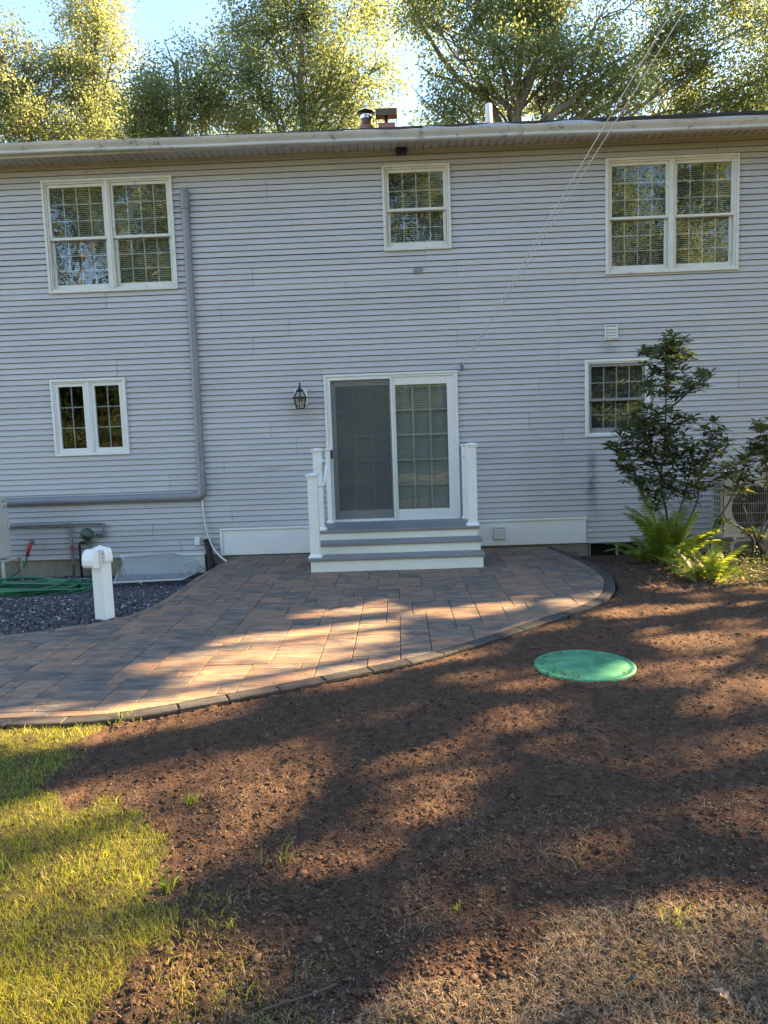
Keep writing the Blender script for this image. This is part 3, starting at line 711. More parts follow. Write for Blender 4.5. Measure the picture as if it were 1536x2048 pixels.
# pulley hook and the doubled washing line
hk = empty('line_pulley', (.9, 0, 2.46), 'small dark metal pulley hook at the top corner of the sliding door', 'hook')
part(MB().cbox(.878, .912, -.035, -.01, 2.44, 2.56, .003), 'hook_plate', M['pipe_grey'], hk)
part(MB().tube([(.895, -.03, 2.53), (.9, -.07, 2.54), (.905, -.09, 2.50), (.9, -.08, 2.46), (.895, -.05, 2.45)], .006, 6), 'hook', M['pipe_grey'], hk)
part(MB().lathe([(.026, -.008), (.018, 0), (.026, .008)], (.905, -.085, 2.49), 14, Matrix.Rotation(R_(90), 3, 'Y')), 'pulley_wheel', M['pipe_grey'], hk)
def line_pts(px, py, dx_):
    A = np.array([.905+dx_, -.085, 2.49]); P = on_y(px, py, CAMY+5.2); d = (P-A)
    t1 = 21.0/(-d[1]); return A, A+d*t1
wl = empty('washing_line', (.9, -.1, 2.4), 'doubled white cord rising from the door corner over the gutter', 'cord')
ENDS = []
for px, py, dx_ in ((1348, 0, -.012), (1372, 0, .012)):
    A, B = line_pts(px, py, dx_); ENDS.append(B)
    P = [A+(B-A)*s-np.array([0, 0, .25*s*(1-s)*1.2]) for s in np.linspace(0, 1, 24)]
    part(MB().tube(P, .0045, 5), 'cord', M['cord'], wl)

# gas pipes, valves and regulator
gp = empty('gas_pipes', (-4.5, 0, -.2), 'grey gas pipework with a green regulator on the siding under the casement', 'gas pipes')
yb = -.075
part(MB().tube([(-6.2, yb, .532), (-4.17, yb, .520), (-4.15, yb, .512), (-4.145, yb, .49), (-4.147, yb, .39), (-4.16, yb, .372), (-4.25, yb, .365)], .016, 8), 'pipe', M['pipe_grey'], gp, True)
part(MB().tube([(-6.2, yb, .505), (-4.76, yb, .510)], .010, 8), 'pipe', M['pipe_grey'], gp, True)
part(MB().tube([(-4.605, yb, .515), (-4.612, yb, -.22)], .018, 8), 'pipe', M['pipe_grey'], gp, True)
part(MB().tube([(-4.50, yb, -.3), (-4.50, yb, .245), (-4.49, yb, .262), (-4.47, yb, .265), (-4.36, yb, .265)], .017, 8), 'pipe', M['black_plastic'], gp, True)
part(MB().tube([(-4.36, yb, .33), (-4.355, yb, -.28)], .019, 8), 'pipe', M['pipe_grey'], gp, True)
part(MB().tube([(-4.25, yb, .365), (-4.36, yb, .365)], .016, 8), 'pipe', M['pipe_grey'], gp, True)
for x_, z_, r_ in ((-4.605, .515, .026), (-4.607, .20, .028), (-4.609, .04, .028), (-4.147, .37, .025), (-4.145, .49, .025), (-4.36, .25, .03), (-4.6, .13, .024), (-4.72, .512, .022)):
    part(MB().lathe([(r_*.8, -.03), (r_, -.024), (r_, .024), (r_*.8, .03)], (x_, yb, z_), 10), 'pipe_fitting', M['pipe_grey'], gp)
part(MB().cbox(-4.66, -4.55, yb-.05, yb-.012, -.03, -.012, .003), 'valve_handle', M['pipe_grey'], gp); part(MB().cbox(-4.60, -4.565, yb-.06, yb-.02, .17, .23, .004), 'valve_handle', M['red'], gp)
rm_ = Matrix.Rotation(R_(78), 3, 'X') @ Matrix.Rotation(R_(0), 3, 'Y')
part(MB().lathe([(.03, -.06), (.075, -.03), (.088, -.006), (.088, .006), (.078, .028), (.052, .05), (.044, .062), (.044, .10), (.03, .105)], (-4.365, -.12, .385), 18, Matrix.Rotation(R_(35), 3, 'Z') @ Matrix.Rotation(R_(88), 3, 'X')), 'regulator', M['reg_green'], gp, True)
part(MB().cbox(-4.40, -4.32, -.11, -.05, .25, .34, .01), 'regulator_body', M['reg_green'], gp)
# tap with red connector; hose from it
tp = empty('garden_tap', (-5.19, 0, .2), 'brass wall tap with a bright red hose connector', 'tap')
part(MB().tube([(-5.17, -.02, .28), (-5.17, -.08, .285), (-5.175, -.105, .265)], .014, 8).lathe([(.03, 0), (.034, .006), (.03, .012)], (-5.165, -.09, .31), 10), 'tap_body', M['brass'], tp)
part(MB().tube([(-5.172, -.10, .275), (-5.19, -.118, .22), (-5.205, -.128, .175), (-5.222, -.135, .10)], [.019, .027, .024, .02], 10), 'red_connector', M['red'], tp, True)
# coiled hose
hs_ = []
p0 = np.array([-5.222, -.135, .10])
hs_ += [p0, p0+[-.03, -.02, -.10], p0+[-.12, -.10, -.22], p0+[-.26, -.22, -.285], p0+[-.5, -.5, -.28], p0+[-.6, -1.1, -.24]]
hr_ = random.Random(5); cxh, cyh = -4.42, -1.62
for lp in range(9):
    rx = .62+hr_.uniform(-.13, .10); ry = .33+hr_.uniform(-.14, .05); ox = hr_.uniform(-.12, .12); oy = hr_.uniform(-.07, .07)
    for i in range(12):
        a = math.pi+2*math.pi*i/12
        hs_.append(np.array([cxh+ox+rx*math.cos(a)+hr_.uniform(-.02, .02), cyh+oy+ry*math.sin(a)+hr_.uniform(-.02, .02), -.10+.010*lp+hr_.uniform(0, .012)+.02*math.sin(3*a+lp)]))
hs_ += [np.array([cxh+.45, cyh-.05, -.02]), np.array([cxh+.72, cyh+.06, -.05]), np.array([cxh+.86, cyh+.05, -.06])]
ho = empty('garden_hose', (cxh, cyh, -.12), 'loosely coiled green garden hose lying on the dark gravel', 'hose')
part(MB().tube(catmull(hs_, 4), .0135, 7), 'hose_tube', M['hose'], ho, True)
e_ = hs_[-1]; part(MB().tube([e_, e_+[.05, 0, 0], e_+[.11, -.01, -.01]], [.017, .02, .014], 8), 'hose_nozzle', M['steel'], ho)
tails = catmull([(cxh-.95, cyh-.60, -.03), (cxh-.7, cyh-.52, -.02), (cxh-.45, cyh-.36, -.03), (cxh-.1, cyh-.34, -.02), (cxh+.2, cyh-.3, -.03)], 6)
part(MB().tube(tails, .0135, 7), 'hose_tube', M['hose'], ho, True)

# white drain tube and black conduit
dt = empty('drain_tube', (-2.5, -.1, 0), 'thin white drain tube hanging from the grey pipe cover to the gravel', 'tube')
part(MB().tube(catmull([(-2.74, -.05, .80), (-2.735, -.06, .65), (-2.715, -.07, .45), (-2.67, -.08, .25), (-2.59, -.11, .10), (-2.49, -.16, .0), (-2.40, -.22, -.05)], 6), .0135, 8), 'tube', M['tube_white'], dt, True)
bc = empty('black_conduit', (-2.65, -.08, -.2), 'short black ribbed pipe rising from the gravel beside the skirt board', 'pipe')
P = catmull([(-2.715, -.07, .25), (-2.705, -.075, .20), (-2.675, -.085, .05), (-2.645, -.09, -.12), (-2.635, -.09, -.30)], 12)
part(MB().tube(P, [.042+.004*(i % 2) for i in range(len(P))], 12), 'conduit', M['black_plastic'], bc)

# ================================================================ OUTDOOR UNITS
ul = empty('outdoor_unit', (-5.4, -.8, -.15), 'pale outdoor unit on a steel stand beside the red tap', 'outdoor unit')
ax1, ay0, ay1 = -5.17, -.97, -.62
part(MB().cbox(-6.05, ax1, ay0, ay1, .185, .955, .012), 'cabinet', M['ac_grey'], ul)
part(MB().cbox(-6.06, ax1+.006, ay0-.008, ay1+.005, .945, .965, .005), 'top_cover', M['ac_grey'], ul)
part(MB().cbox(ax1-.002, ax1+.02, ay1-.05, ay1-.01, .56, .66, .006), 'service_handle', M['ac_grey'], ul)
s = MB()
for x_ in (-5.85, -5.06):
    s.tube(catmull([(x_, -.66, .165), (x_, -1.0, .165), (x_+.06, -1.14, .155), (x_+.075, -1.17, .12), (x_+.08, -1.175, -.25)], 5), .019, 8); s.tube([(x_, -.66, .165), (x_, -.62, .15), (x_, -.6, -.3)], .019, 8)
s.tube([(-5.9, -.75, .17), (-5.05, -.75, .17)], .016, 8)
part(s, 'stand', M['wire'], ul, True)
def text(body, size, loc, rot, m, parent, align='RIGHT'):
    cu = bpy.data.curves.new('lettering', 'FONT'); cu.body = body; cu.size = size; cu.align_x = align; cu.extrude = .0006
    ob = bpy.data.objects.new('tmp', cu); col.objects.link(ob); bpy.context.view_layer.update()
    me = bpy.data.meshes.new_from_object(ob); bpy.data.objects.remove(ob)
    me.transform(Matrix.Translation(loc) @ Matrix.Rotation(R_(90), 4, 'Z') @ Matrix.Rotation(rot, 4, 'X')); me.materials.append(m)
    return adopt(link('lettering', me), parent)
text('ER', .058, (ax1+.0008, ay1-.035, .83), R_(90), M['ink'], ul)
part(MB().cbox(ax1-.001, ax1+.0012, ay1-.13, ay1-.04, .915, .925, .0005), 'label_strip', M['ink'], ul)

ur = empty('outdoor_unit', (4.6, -.5, 0), 'cream outdoor unit with round fan grille behind the shrubs', 'outdoor unit')
bx0, bx1, by0, by1, bz0, bz1 = 4.15, 5.02, -.68, -.36, .15, .89
c = MB(); fc = (4.545, .515); fr_ = .285
# cabinet with a round fan opening in its front
c.box(bx0, bx1, by1-.012, by1, bz0, bz1); c.cbox(bx0-.004, bx1+.004, by0-.006, by1+.004, bz1-.012, bz1+.012, .005); c.cbox(bx0-.004, bx1+.004, by0-.006, by1+.004, bz0-.01, bz0+.03, .005); c.box(bx1-.012, bx1, by0, by1, bz0, bz1); c.box(bx0, bx0+.012, by0, by0+.06, bz0, bz1)
n = 40; outer = []
for i in range(n):
    a = 2*math.pi*i/n; ca, sa = math.cos(a), math.sin(a)
    t_ = min(((bx1-fc[0]) if ca > 0 else (fc[0]-bx0))/max(abs(ca), 1e-6), ((bz1-fc[1]) if sa > 0 else (fc[1]-bz0))/max(abs(sa), 1e-6)); outer.append((fc[0]+ca*t_, by0, fc[1]+sa*t_))
inner = [(fc[0]+fr_*math.cos(2*math.pi*i/n), by0, fc[1]+fr_*math.sin(2*math.pi*i/n)) for i in range(n)]
deep = [(p[0], by0+.10, p[2]) for p in inner]
c.add(outer+inner+deep, [(i, (i+1) % n, n+(i+1) % n, n+i) for i in range(n)]+[(n+i, n+(i+1) % n, 2*n+(i+1) % n, 2*n+i) for i in range(n)])
for (xx, zz) in ((bx0, bz0), (bx1, bz0), (bx0, bz1), (bx1, bz1)): # corner triangles the radial fan misses
    near = sorted(outer, key=lambda p: abs(p[0]-xx)+abs(p[2]-zz))[:2]; c.add([(xx, by0, zz)]+near, [(0, 1, 2)])
part(c, 'cabinet', M['ac_cream'], ur)
part(MB().box(bx0+.03, bx1-.02, by0+.2, by0+.21, bz0+.02, bz1-.02), 'coil', M['ac_dark'], ur)
fan = MB().lathe([(.07, 0), (.07, .05), (.03, .06)], (fc[0], by0+.10, fc[1]), 14, Matrix.Rotation(R_(90), 3, 'X'))
for b3 in range(3):
    a0 = 2*math.pi*b3/3+.4; vs = []
    for r_ in (.06, .14, .22, .265):
        for da, dy in ((-.35, .05), (.42, .10)): a = a0+da*(1.1-.6*r_); vs.append((fc[0]+r_*math.cos(a), by0+dy, fc[1]+r_*math.sin(a)))
    fan.add(vs, [(2*i, 2*i+1, 2*i+3, 2*i+2) for i in range(3)])
part(fan, 'fan', M['black_plastic'], ur)
g = MB(); 
for i in range(27): xx = fc[0]-.30+.6*i/26; g.tube([(xx, by0-.022, fc[1]-.31), (xx, by0-.022, fc[1]+.31)], .0018, 4)
for i in range(6): zz = fc[1]-.31+.62*i/5; g.tube([(fc[0]-.31, by0-.026, zz), (fc[0]+.31, by0-.026, zz)], .0026, 4)
part(g, 'fan_grille', M['wire'], ur)
g = MB()
for i in range(9): zz = bz0+.05+(bz1-bz0-.09)*i/8; g.box(bx0-.012, bx0-.004, by0+.06, by1, zz-.006, zz+.006)
for i in range(6): yy_ = by0+.06+(by1-by0-.06)*i/5; g.box(bx0-.0125, bx0-.0035, yy_-.007, yy_+.007, bz0+.03, bz1-.02)
part(g, 'coil_guard', M['ac_grey'], ur); part(MB().box(bx0+.02, bx0+.03, by0+.06, by1-.01, bz0+.03, bz1-.02), 'side_coil', M['ac_dark'], ur)
for x_ in (4.30, 4.88):
    b2_ = MB(); b2_.cbox(x_-.02, x_+.02, by0-.02, .0, bz0-.045, bz0-.008, .004); b2_.cbox(x_-.02, x_+.02, -.045, .0, -.20, bz0-.045, .004)
    part(b2_, 'wall_bracket', M['ac_cream'], ur)
part(MB().tube(catmull([(4.32, -.55, -.22), (4.31, -.58, -.02), (4.33, -.59, .06), (4.40, -.59, .085), (4.55, -.58, .09), (5.0, -.56, .09)], 6), .022, 9), 'insulated_pipe', M['ac_cream'], ur, True)
part(MB().tube(catmull([(4.13, -.30, -.1), (4.12, -.33, .03), (4.17, -.38, .10), (4.25, -.40, .12)], 6), .012, 8), 'insulated_pipe', M['ac_cream'], ur, True)
part(MB().tube(catmull([(4.72, -.50, .10), (4.70, -.50, -.05), (4.66, -.56, -.16), (4.60, -.66, -.19), (4.5, -.75, -.19)], 6), .045, 10), 'black_hose', M['black_plastic'], ur, True)

# ================================================================ POWER POST, WELL COVER, LID
pp = empty('power_post', (-2.79, -3.40, 0), 'white power post with hooded outlet covers standing in the gravel', 'post')
Mp = Matrix.Translation((-2.79, -3.42, 0)) @ Matrix.Rotation(R_(-22), 4, 'Z')
def pbox(x0, x1, y0, y1, z0, z1, c_, name, m='white_paint'): return part(MB().cbox(x0, x1, y0, y1, z0, z1, c_, Mp), name, M[m], pp)
pbox(-.062, .062, -.062, .062, -.06, .625, .004, 'post_sleeve')
part(MB().add([tuple(Mp @ Vector(p)) for p in ((-.066, -.066, .622), (.066, -.066, .622), (.066, .066, .622), (-.066, .066, .622), (-.066, -.066, .634), (.066, -.066, .634), (.066, .066, .634), (-.066, .066, .634), (0, 0, .668))],
     [(0, 1, 5, 4), (1, 2, 6, 5), (2, 3, 7, 6), (3, 0, 4, 7), (4, 5, 8), (5, 6, 8), (6, 7, 8), (7, 4, 8), (0, 3, 2, 1)]), 'post_top', M['white_paint'], pp)
def hood(side, name):  # bubble cover: rounded top, stepped underside
    pr = [(-.0, .465), (-.085, .475), (-.105, .50), (-.105, .545), (-.095, .59), (-.07, .622), (-.035, .638), (-.0, .64)]
    pr = [(p[0]*.82, p[1]) for p in pr]
    if side: pr = [(p[0]*.45, .50+(p[1]-.465)*.8) for p in pr]
    vs = []; hw_ = .064 if not side else .045
    for q in (-hw_, hw_):
        for d_, z_ in pr:
            p = Vector((q-.02, -.062+d_, z_)) if not side else Vector((.062-d_, q, z_)); vs.append(tuple(Mp @ p))
    n_ = len(pr); mb = MB().add(vs, [(i, i+1, n_+i+1, n_+i) for i in range(n_-1)]+[tuple(range(n_)), tuple(range(2*n_-1, n_-1, -1)), (0, n_, 2*n_-1, n_-1)])
    part(mb, name, M['white_paint'], pp)
hood(False, 'outlet_hood'); hood(True, 'outlet_hood')
part(MB().lathe([(.006, 0), (.006, .004)], tuple(Mp @ Vector((.09, -.06, .60))), 8, Matrix.Rotation(R_(90), 3, 'X')), 'hinge_pin', M['steel'], pp)
pbox(-.10, -.062, -.02, .02, .10, .15, .008, 'pipe_clip', 'steel')

wc = empty('well_cover', (-3.2, -.8, -.12), 'clear plastic bubble cover over the window well beside the power post', 'well cover')
zg = -.13
A = on_z(228, 1167, zg); B = on_z(366, 1160, zg); C_ = on_z(412, 1137, zg-.04); D_ = np.array([-3.98, -.06, zg-.04]); 
C_ = np.array([max(C_[0], -2.75), -.10, zg-.02])
T1 = np.array([-3.72, -.42, .058]); T2 = np.array([-3.27, -.42, .062]); T3 = np.array([-2.86, -.14, .0]); T0 = np.array([-3.9, -.08, .055]); T4 = np.array([-3.2, -.06, .075])
mb = MB().add([A, B, C_, D_, T1, T2, T3, T0, T4], [(0, 1, 5, 4), (1, 2, 6, 5), (0, 4, 7, 3), (4, 5, 8, 7), (5, 6, 8)])
me_o = part(mb, 'bubble', M['dome'], wc, True)
md = me_o.modifiers.new('sub', 'SUBSURF'); md.levels = md.render_levels = 2; md.subdivision_type = 'CATMULL_CLARK'
me_o.data.attributes.new('crease_edge', 'FLOAT', 'EDGE'); 
for e in me_o.data.edges: me_o.data.attributes['crease_edge'].data[e.index].value = .62
rim = MB(); q = lambda p: np.array([p[0], p[1], p[2]+.008])
for a_, b_ in ((A, B), (B, C_), (A, D_)): rim.tube([q(a_), q(b_)], .012, 6)
rim.cbox(-3.30, -3.26, A[1]-.02, A[1]+.015, zg-.005, zg+.02, .004)
part(rim, 'cover_rim', M['tube_white'], wc)

lc = (on_z(1064, 1331, -.02)+on_z(1274, 1331, -.02))/2; lrad = .335
ld = empty('tank_lid', (lc[0], lc[1], -.05), 'round green plastic tank lid set flush in bare soil', 'lid')
part(MB().lathe([(lrad, -.06), (lrad, -.008), (lrad-.006, -.003), (lrad-.018, -.003), (lrad-.022, -.006), (lrad-.05, -.006), (lrad-.054, -.003), (.10, -.001), (.03, 0)], (lc[0], lc[1], -.006), 56), 'lid_disc', M['lid'], ld, True)
for i in range(6):
    a = i*math.pi/3+.3; part(MB().lathe([(.012, 0), (.012, .005), (.006, .007)], (lc[0]+(lrad-.047)*math.cos(a), lc[1]+(lrad-.047)*math.sin(a), -.014), 8), 'lid_screw', M['lid'], ld)
# ================================================================ PATIO
front = catmull([(-5.6, -6.25), (-4.2, -6.12), (-3.2, -6.06), (-2.33, -6.03), (-1.73, -5.99), (-1.1, -5.72), (-.5, -5.40), (.14, -5.02), (.70, -4.55), (1.24, -4.03), (1.67, -3.62), (1.95, -3.24), (2.15, -2.76), (2.27, -2.2), (2.275, -1.58), (2.21, -.84), (2.14, -.4), (2.08, -.03)], 8)
back = catmull([(-2.30, -.03), (-2.344, -.29), (-2.44, -1.44), (-2.45, -2.56), (-2.50, -3.2), (-2.73, -3.62), (-3.1, -3.86), (-3.44, -4.02), (-4.2, -4.30), (-5.6, -4.75)], 8)
PATIO = [tuple(p) for p in front]+[tuple(p) for p in back]
EW = .105
fin = offset_line(front, EW); bin_ = back
INNER = [tuple(p) for p in fin]+[tuple(p) for p in offset_line(back, .085)]
patio = MB().add([(p[0], p[1], -.016) for p in PATIO], [tuple(range(len(PATIO)))]).build('patio', M['joint'], None, fix=False); tag(patio, kind='structure')
def clip_rect(poly, x0, x1, y0, y1):
    def cl(P, inside, inter):
        out = []
        for i in range(len(P)):
            a, b_ = P[i-1], P[i]
            if inside(b_):
                if not inside(a): out.append(inter(a, b_))
                out.append(b_)
            elif inside(a): out.append(inter(a, b_))
        return out
    ix = lambda X: (lambda a, b_: (X, a[1]+(b_[1]-a[1])*(X-a[0])/(b_[0]-a[0])))
    iy = lambda Y: (lambda a, b_: (a[0]+(b_[0]-a[0])*(Y-a[1])/(b_[1]-a[1]), Y))
    P = cl(poly, lambda p: p[0] >= x0, ix(x0)); P = P and cl(P, lambda p: p[0] <= x1, ix(x1))
    P = P and cl(P, lambda p: p[1] >= y0, iy(y0)); P = P and cl(P, lambda p: p[1] <= y1, iy(y1))
    return P
def area(P): return .5*sum(P[i-1][0]*P[i][1]-P[i][0]*P[i-1][1] for i in range(len(P)))
def slab(P, zt, zb, ch=.004, g=.0022):
    Q = []
    for p in P:
        if not Q or (abs(p[0]-Q[-1][0])+abs(p[1]-Q[-1][1])) > .012: Q.append(p)
    if len(Q) > 2 and abs(Q[0][0]-Q[-1][0])+abs(Q[0][1]-Q[-1][1]) <= .012: Q.pop()
    if len(Q) < 3: return None
    if area(Q) < 0: Q = Q[::-1]
    n = len(Q)
    def inset(d):
        out = []
        for i in range(n):
            a, b_, c_ = np.array(Q[i-1]), np.array(Q[i]), np.array(Q[(i+1) % n])
            e1 = (b_-a)/np.linalg.norm(b_-a); e2 = (c_-b_)/np.linalg.norm(c_-b_)
            n1 = np.array([-e1[1], e1[0]]); n2 = np.array([-e2[1], e2[0]]); k = 1+n1@n2
            o = b_+(n1+n2)*d/max(k, .45); out.append(o)
        return out
    A = inset(g); B = inset(g+ch)
    vs = [(p[0], p[1], zb) for p in A]+[(p[0], p[1], zt-ch*.8) for p in A]+[(p[0], p[1], zt) for p in B]
    fs = [(i, (i+1) % n, n+(i+1) % n, n+i) for i in range(n)]+[(n+i, n+(i+1) % n, 2*n+(i+1) % n, 2*n+i) for i in range(n)]+[tuple(2*n+i for i in range(n))]
    return vs, fs
U = .116; pr_ = random.Random(21)
GX0, GY0 = -5.6, -6.3; nx, ny = int((2.4-GX0)/U)+1, int((0-GY0)/U)+1
occ = [[False]*ny for _ in range(nx)]
sizes = [((3, 2), 5), ((2, 3), 2.2), ((2, 2), 2.5), ((4, 2), 2.6), ((3, 3), 2.4), ((2, 1), .9), ((3, 1), .7), ((4, 3), 1.6)]
cand = []
for j in range(ny):
    for i in range(nx):
        if occ[i][j]: continue
        opts = []
        for (w_, h_), wt in sizes:
            if i+w_ <= nx and j+h_ <= ny and not any(occ[i+a][j+b_] for a in range(w_) for b_ in range(h_)): opts.append(((w_, h_), wt))
        s_ = pr_.choices([o[0] for o in opts], [o[1] for o in opts])[0] if opts else (1, 1)
        for a in range(s_[0]):
            for b_ in range(s_[1]):
                if i+a < nx and j+b_ < ny: occ[i+a][j+b_] = True
        x0, y0 = GX0+i*U, GY0+j*U; x1, y1 = x0+s_[0]*U, min(y0+s_[1]*U, -.03)
        if y1-y0 < .03: continue
        if x0 > -1.06 and x1 < .94 and y0 > -1.46: continue
        P = clip_rect(INNER, x0, x1, y0, y1)
        if not P or len(P) < 3 or abs(area(P)) < .0012: continue
        full = abs(abs(area(P))-(x1-x0)*(y1-y0)) < 1e-5
        if full: P = [(x0, y0), (x1, y0), (x1, y1), (x0, y1)]
        cx0, cy0 = (x0+x1)/2, (y0+y1)/2; q = to_px((cx0, cy0, 0)); dep = q[2]
        vis = abs(area(P))/dep**3 if (-60 < q[0] < 1600 and q[1] < 2060) else 0
        cand.append((vis, P, full, cx0, cy0, s_))
cand.sort(key=lambda c: -c[0])
cache = {}; rest = MB(); rest_t = []
for i, (vis, P, full, cx0, cy0, s_) in enumerate(cand):
    zt = pr_.uniform(-.0022, .0016); Pl = [(p[0]-cx0, p[1]-cy0) for p in P]
    key = (s_, round(P[2][1]-P[0][1], 3)) if full else None
    if i < 300 and vis > 0:
        if key in cache: me = cache[key]
        else:
            sl_ = slab(Pl, 0, -.045)
            if not sl_: continue
            me = bpy.data.meshes.new('paver'); me.from_pydata(sl_[0], [], sl_[1]); me.update(); me.materials.append(M['paver'])
            if key: cache[key] = me
        o = link('paver', me, patio); o.location = (cx0, cy0, zt); o.rotation_euler = (pr_.uniform(-.002, .002), pr_.uniform(-.002, .002), 0)
    else:
        sl_ = slab(P, zt, -.045)
        if sl_: rest.add(*sl_); rest_t += [pr_.random()]*len(sl_[0])
o = rest.build('paver_field', M['paver'], patio, fix=False); o['kind'] = 'stuff'
a = o.data.attributes.new('tint', 'FLOAT', 'POINT'); a.data.foreach_set('value', rest_t)
def edging(line, d0, d1, m, ln, zt, zb, nm, sx0):
    # stones laid end to end along a curve
    cum = [0]
    for i in range(1, len(line)): cum.append(cum[-1]+float(np.linalg.norm(np.array(line[i])-np.array(line[i-1]))))
    def at(s, d):
        i = max(1, min(len(cum)-1, int(np.searchsorted(cum, s)))); t_ = (s-cum[i-1])/(cum[i]-cum[i-1]+1e-9); a, b_ = np.array(line[i-1]), np.array(line[i])
        e = (b_-a)/np.linalg.norm(b_-a); return tuple(a+(b_-a)*t_+d*np.array([-e[1], e[0]]))
    s = 0
    while s < cum[-1]-.05:
        e = min(s+ln*pr_.uniform(.9, 1.06), cum[-1]); dd = pr_.uniform(-.004, .004)
        P = [at(s, d0+dd), at((s+e)/2, d0+dd), at(e, d0+dd), at(e, d1+dd), at((s+e)/2, d1+dd), at(s, d1+dd)]
        c0 = np.mean(P, axis=0); sl_ = slab([(p[0]-c0[0], p[1]-c0[1]) for p in P], 0, zb, .007, .003)
        if sl_ and c0[0] > sx0:
            me = bpy.data.meshes.new(nm); me.from_pydata(*[sl_[0], [], sl_[1]]); me.update(); me.materials.append(m)
            o = link(nm, me, patio); o.location = (c0[0], c0[1], zt+pr_.uniform(-.003, .003)); o.rotation_euler = (pr_.uniform(-.012, .012), pr_.uniform(-.012, .012), 0)
        s = e
edging(front, .0, EW, M['edge_paver'], .33, -.002, -.085, 'edge_paver', -5)
edging(back, .0, .085, M['paver'], .24, -.001, -.07, 'edge_paver', -5)

# ================================================================ GROUND
GRAV = [(-7.5, -5.3)]+[tuple(p) for p in back[::-1] if True]+[(-2.3, .0), (-7.5, .0)]
def clear_of(x, y):  # ground drops under patio, gravel and house
    return inpoly(x, y, PATIO) | inpoly(x, y, GRAV) | ((y > -.02) & (y < HD) & (x > HX0) & (x < HX1))
def ground_z(x, y):
    z = -.028+.022*(fbm(x*.9, y*.9, 3, 2)-.4)
    z = z-.17*sstep(-1.5, -.15, y)*sstep(2.05, 2.5, x)*(1-sstep(1.0, 3.0, y))
    far = sstep(0, 40, np.abs(y+4)+np.abs(x)-12)
    return z+.25*far*(fbm(x*.05, y*.05, 9, 2)-.45)
def crumbs(x, y):
    return .022*(fbm(x*9, y*9, 21, 3)-.44)+.016*(vnoise(x*30, y*30, 31)-.5)*(.4+vnoise(x*5, y*5, 8))+.013*(vnoise(x*70, y*70, 37)-.5)
def lines(a, b_, step, lo, hi, g=1.12):
    L_ = list(np.arange(a, b_, step)); s = step; v = a; left = []
    while v > lo: s *= g; v -= s; left.append(v)
    s = step; v = b_; right = [b_]
    while v < hi: s *= g; v += s; right.append(v)
    return np.array(left[::-1]+L_+right)
gx_ = lines(-2.5, 3.3, .017, -160, 160); gy_ = lines(-8.7, -3.6, .017, -160, 160)
GXm, GYm = np.meshgrid(gx_, gy_); X_, Y_ = GXm.ravel(), GYm.ravel()
cl_ = clear_of(X_, Y_)
Z_ = ground_z(X_, Y_)+crumbs(X_, Y_)*np.where((np.abs(X_) < 8) & (Y_ < 0) & (Y_ > -12), 1, .3)
Z_ = np.where(np.hypot(X_-lc[0], Y_-lc[1]) < lrad-.01, -.06, np.where(np.hypot(X_-lc[0], Y_-lc[1]) < lrad+.035, np.minimum(Z_, -.014), Z_))
Z_ = np.where(cl_, -.16-.3*((Y_ > -2) & (X_ < -2.0)), Z_)
nX, nY = len(gx_), len(gy_); idx = np.arange(nX*nY).reshape(nY, nX)
Q_ = np.stack([idx[:-1, :-1].ravel(), idx[:-1, 1:].ravel(), idx[1:, 1:].ravel(), idx[1:, :-1].ravel()], 1)
# lawn mask, as grown: stored per vertex
def px_of(x, y, z=-.03): return to_px(np.stack([x, y, np.full_like(x, z)], 1))
LAWN_PX = [(-900, 1448), (0, 1449), (120, 1447), (215, 1440), (200, 1475), (110, 1530), (70, 1590), (150, 1605), (250, 1615), (310, 1650), (325, 1720), (300, 1790), (330, 1850), (290, 1900), (240, 1960), (200, 2048), (150, 2300), (-900, 2300)]
THIN_PX = [(-900, 1440), (230, 1432), (210, 1480), (130, 1540), (100, 1590), (330, 1640), (350, 1740), (480, 1810), (520, 1900), (560, 1990), (640, 2048), (900, 2300), (-900, 2300)]
DRY_PX = [(2400, 1700), (1536, 1795), (1400, 1815), (1250, 1840), (1110, 1850), (1010, 1890), (900, 1955), (780, 2010), (640, 2048), (600, 2300), (2600, 2300)]
def world_poly(P): return [tuple(on_z(px, py, -.03)[:2]) for px, py in P]
LAWN, THIN, DRY = world_poly(LAWN_PX), world_poly(THIN_PX), world_poly(DRY_PX)
def jit(x, y, a=.16): return x+a*(fbm(x*4, y*4, 51, 3)-.44)*2, y+a*(fbm(x*4+9, y*4, 52, 3)-.44)*2
def lawn_d(x, y):
    xj, yj = jit(x, y)
    d = np.where(inpoly(xj, yj, LAWN), 1.0, np.where(inpoly(xj, yj, THIN), .17, 0.0))
    return d
jx, jy = jit(X_, Y_)
lawn = np.where((Y_ < -8.25) | (np.hypot(X_, Y_+5) > 9) | ((X_ < -2.6) & (Y_ < -6.1)), 1.0, lawn_d(X_, Y_)*.8)
dry = inpoly(jx, jy, DRY)*.8
m, t, b = nodes('loam_and_thatch'); a = N(t, 'ShaderNodeAttribute', attribute_name='tint'); d_ = N(t, 'ShaderNodeAttribute', attribute_name='dry'); tc = N(t, 'ShaderNodeTexCoord')
n1 = noise(t, 22, tc.outputs['Object'], detail=8, rough=.75)
c = ramp(t, n1, [(.25, (.050, .030, .021)), (.5, (.100, .060, .042)), (.72, (.155, .097, .068)), (.85, (.21, .14, .10))])
c2 = ramp(t, noise(t, 9, tc.outputs['Object'], detail=8, rough=.8), [(.3, (.040, .044, .014)), (.55, (.085, .08, .03)), (.8, (.14, .12, .055))])
c3 = ramp(t, noise(t, 40, tc.outputs['Object'], detail=8, rough=.8), [(.3, (.09, .062, .042)), (.6, (.20, .145, .095)), (.8, (.32, .24, .165))])
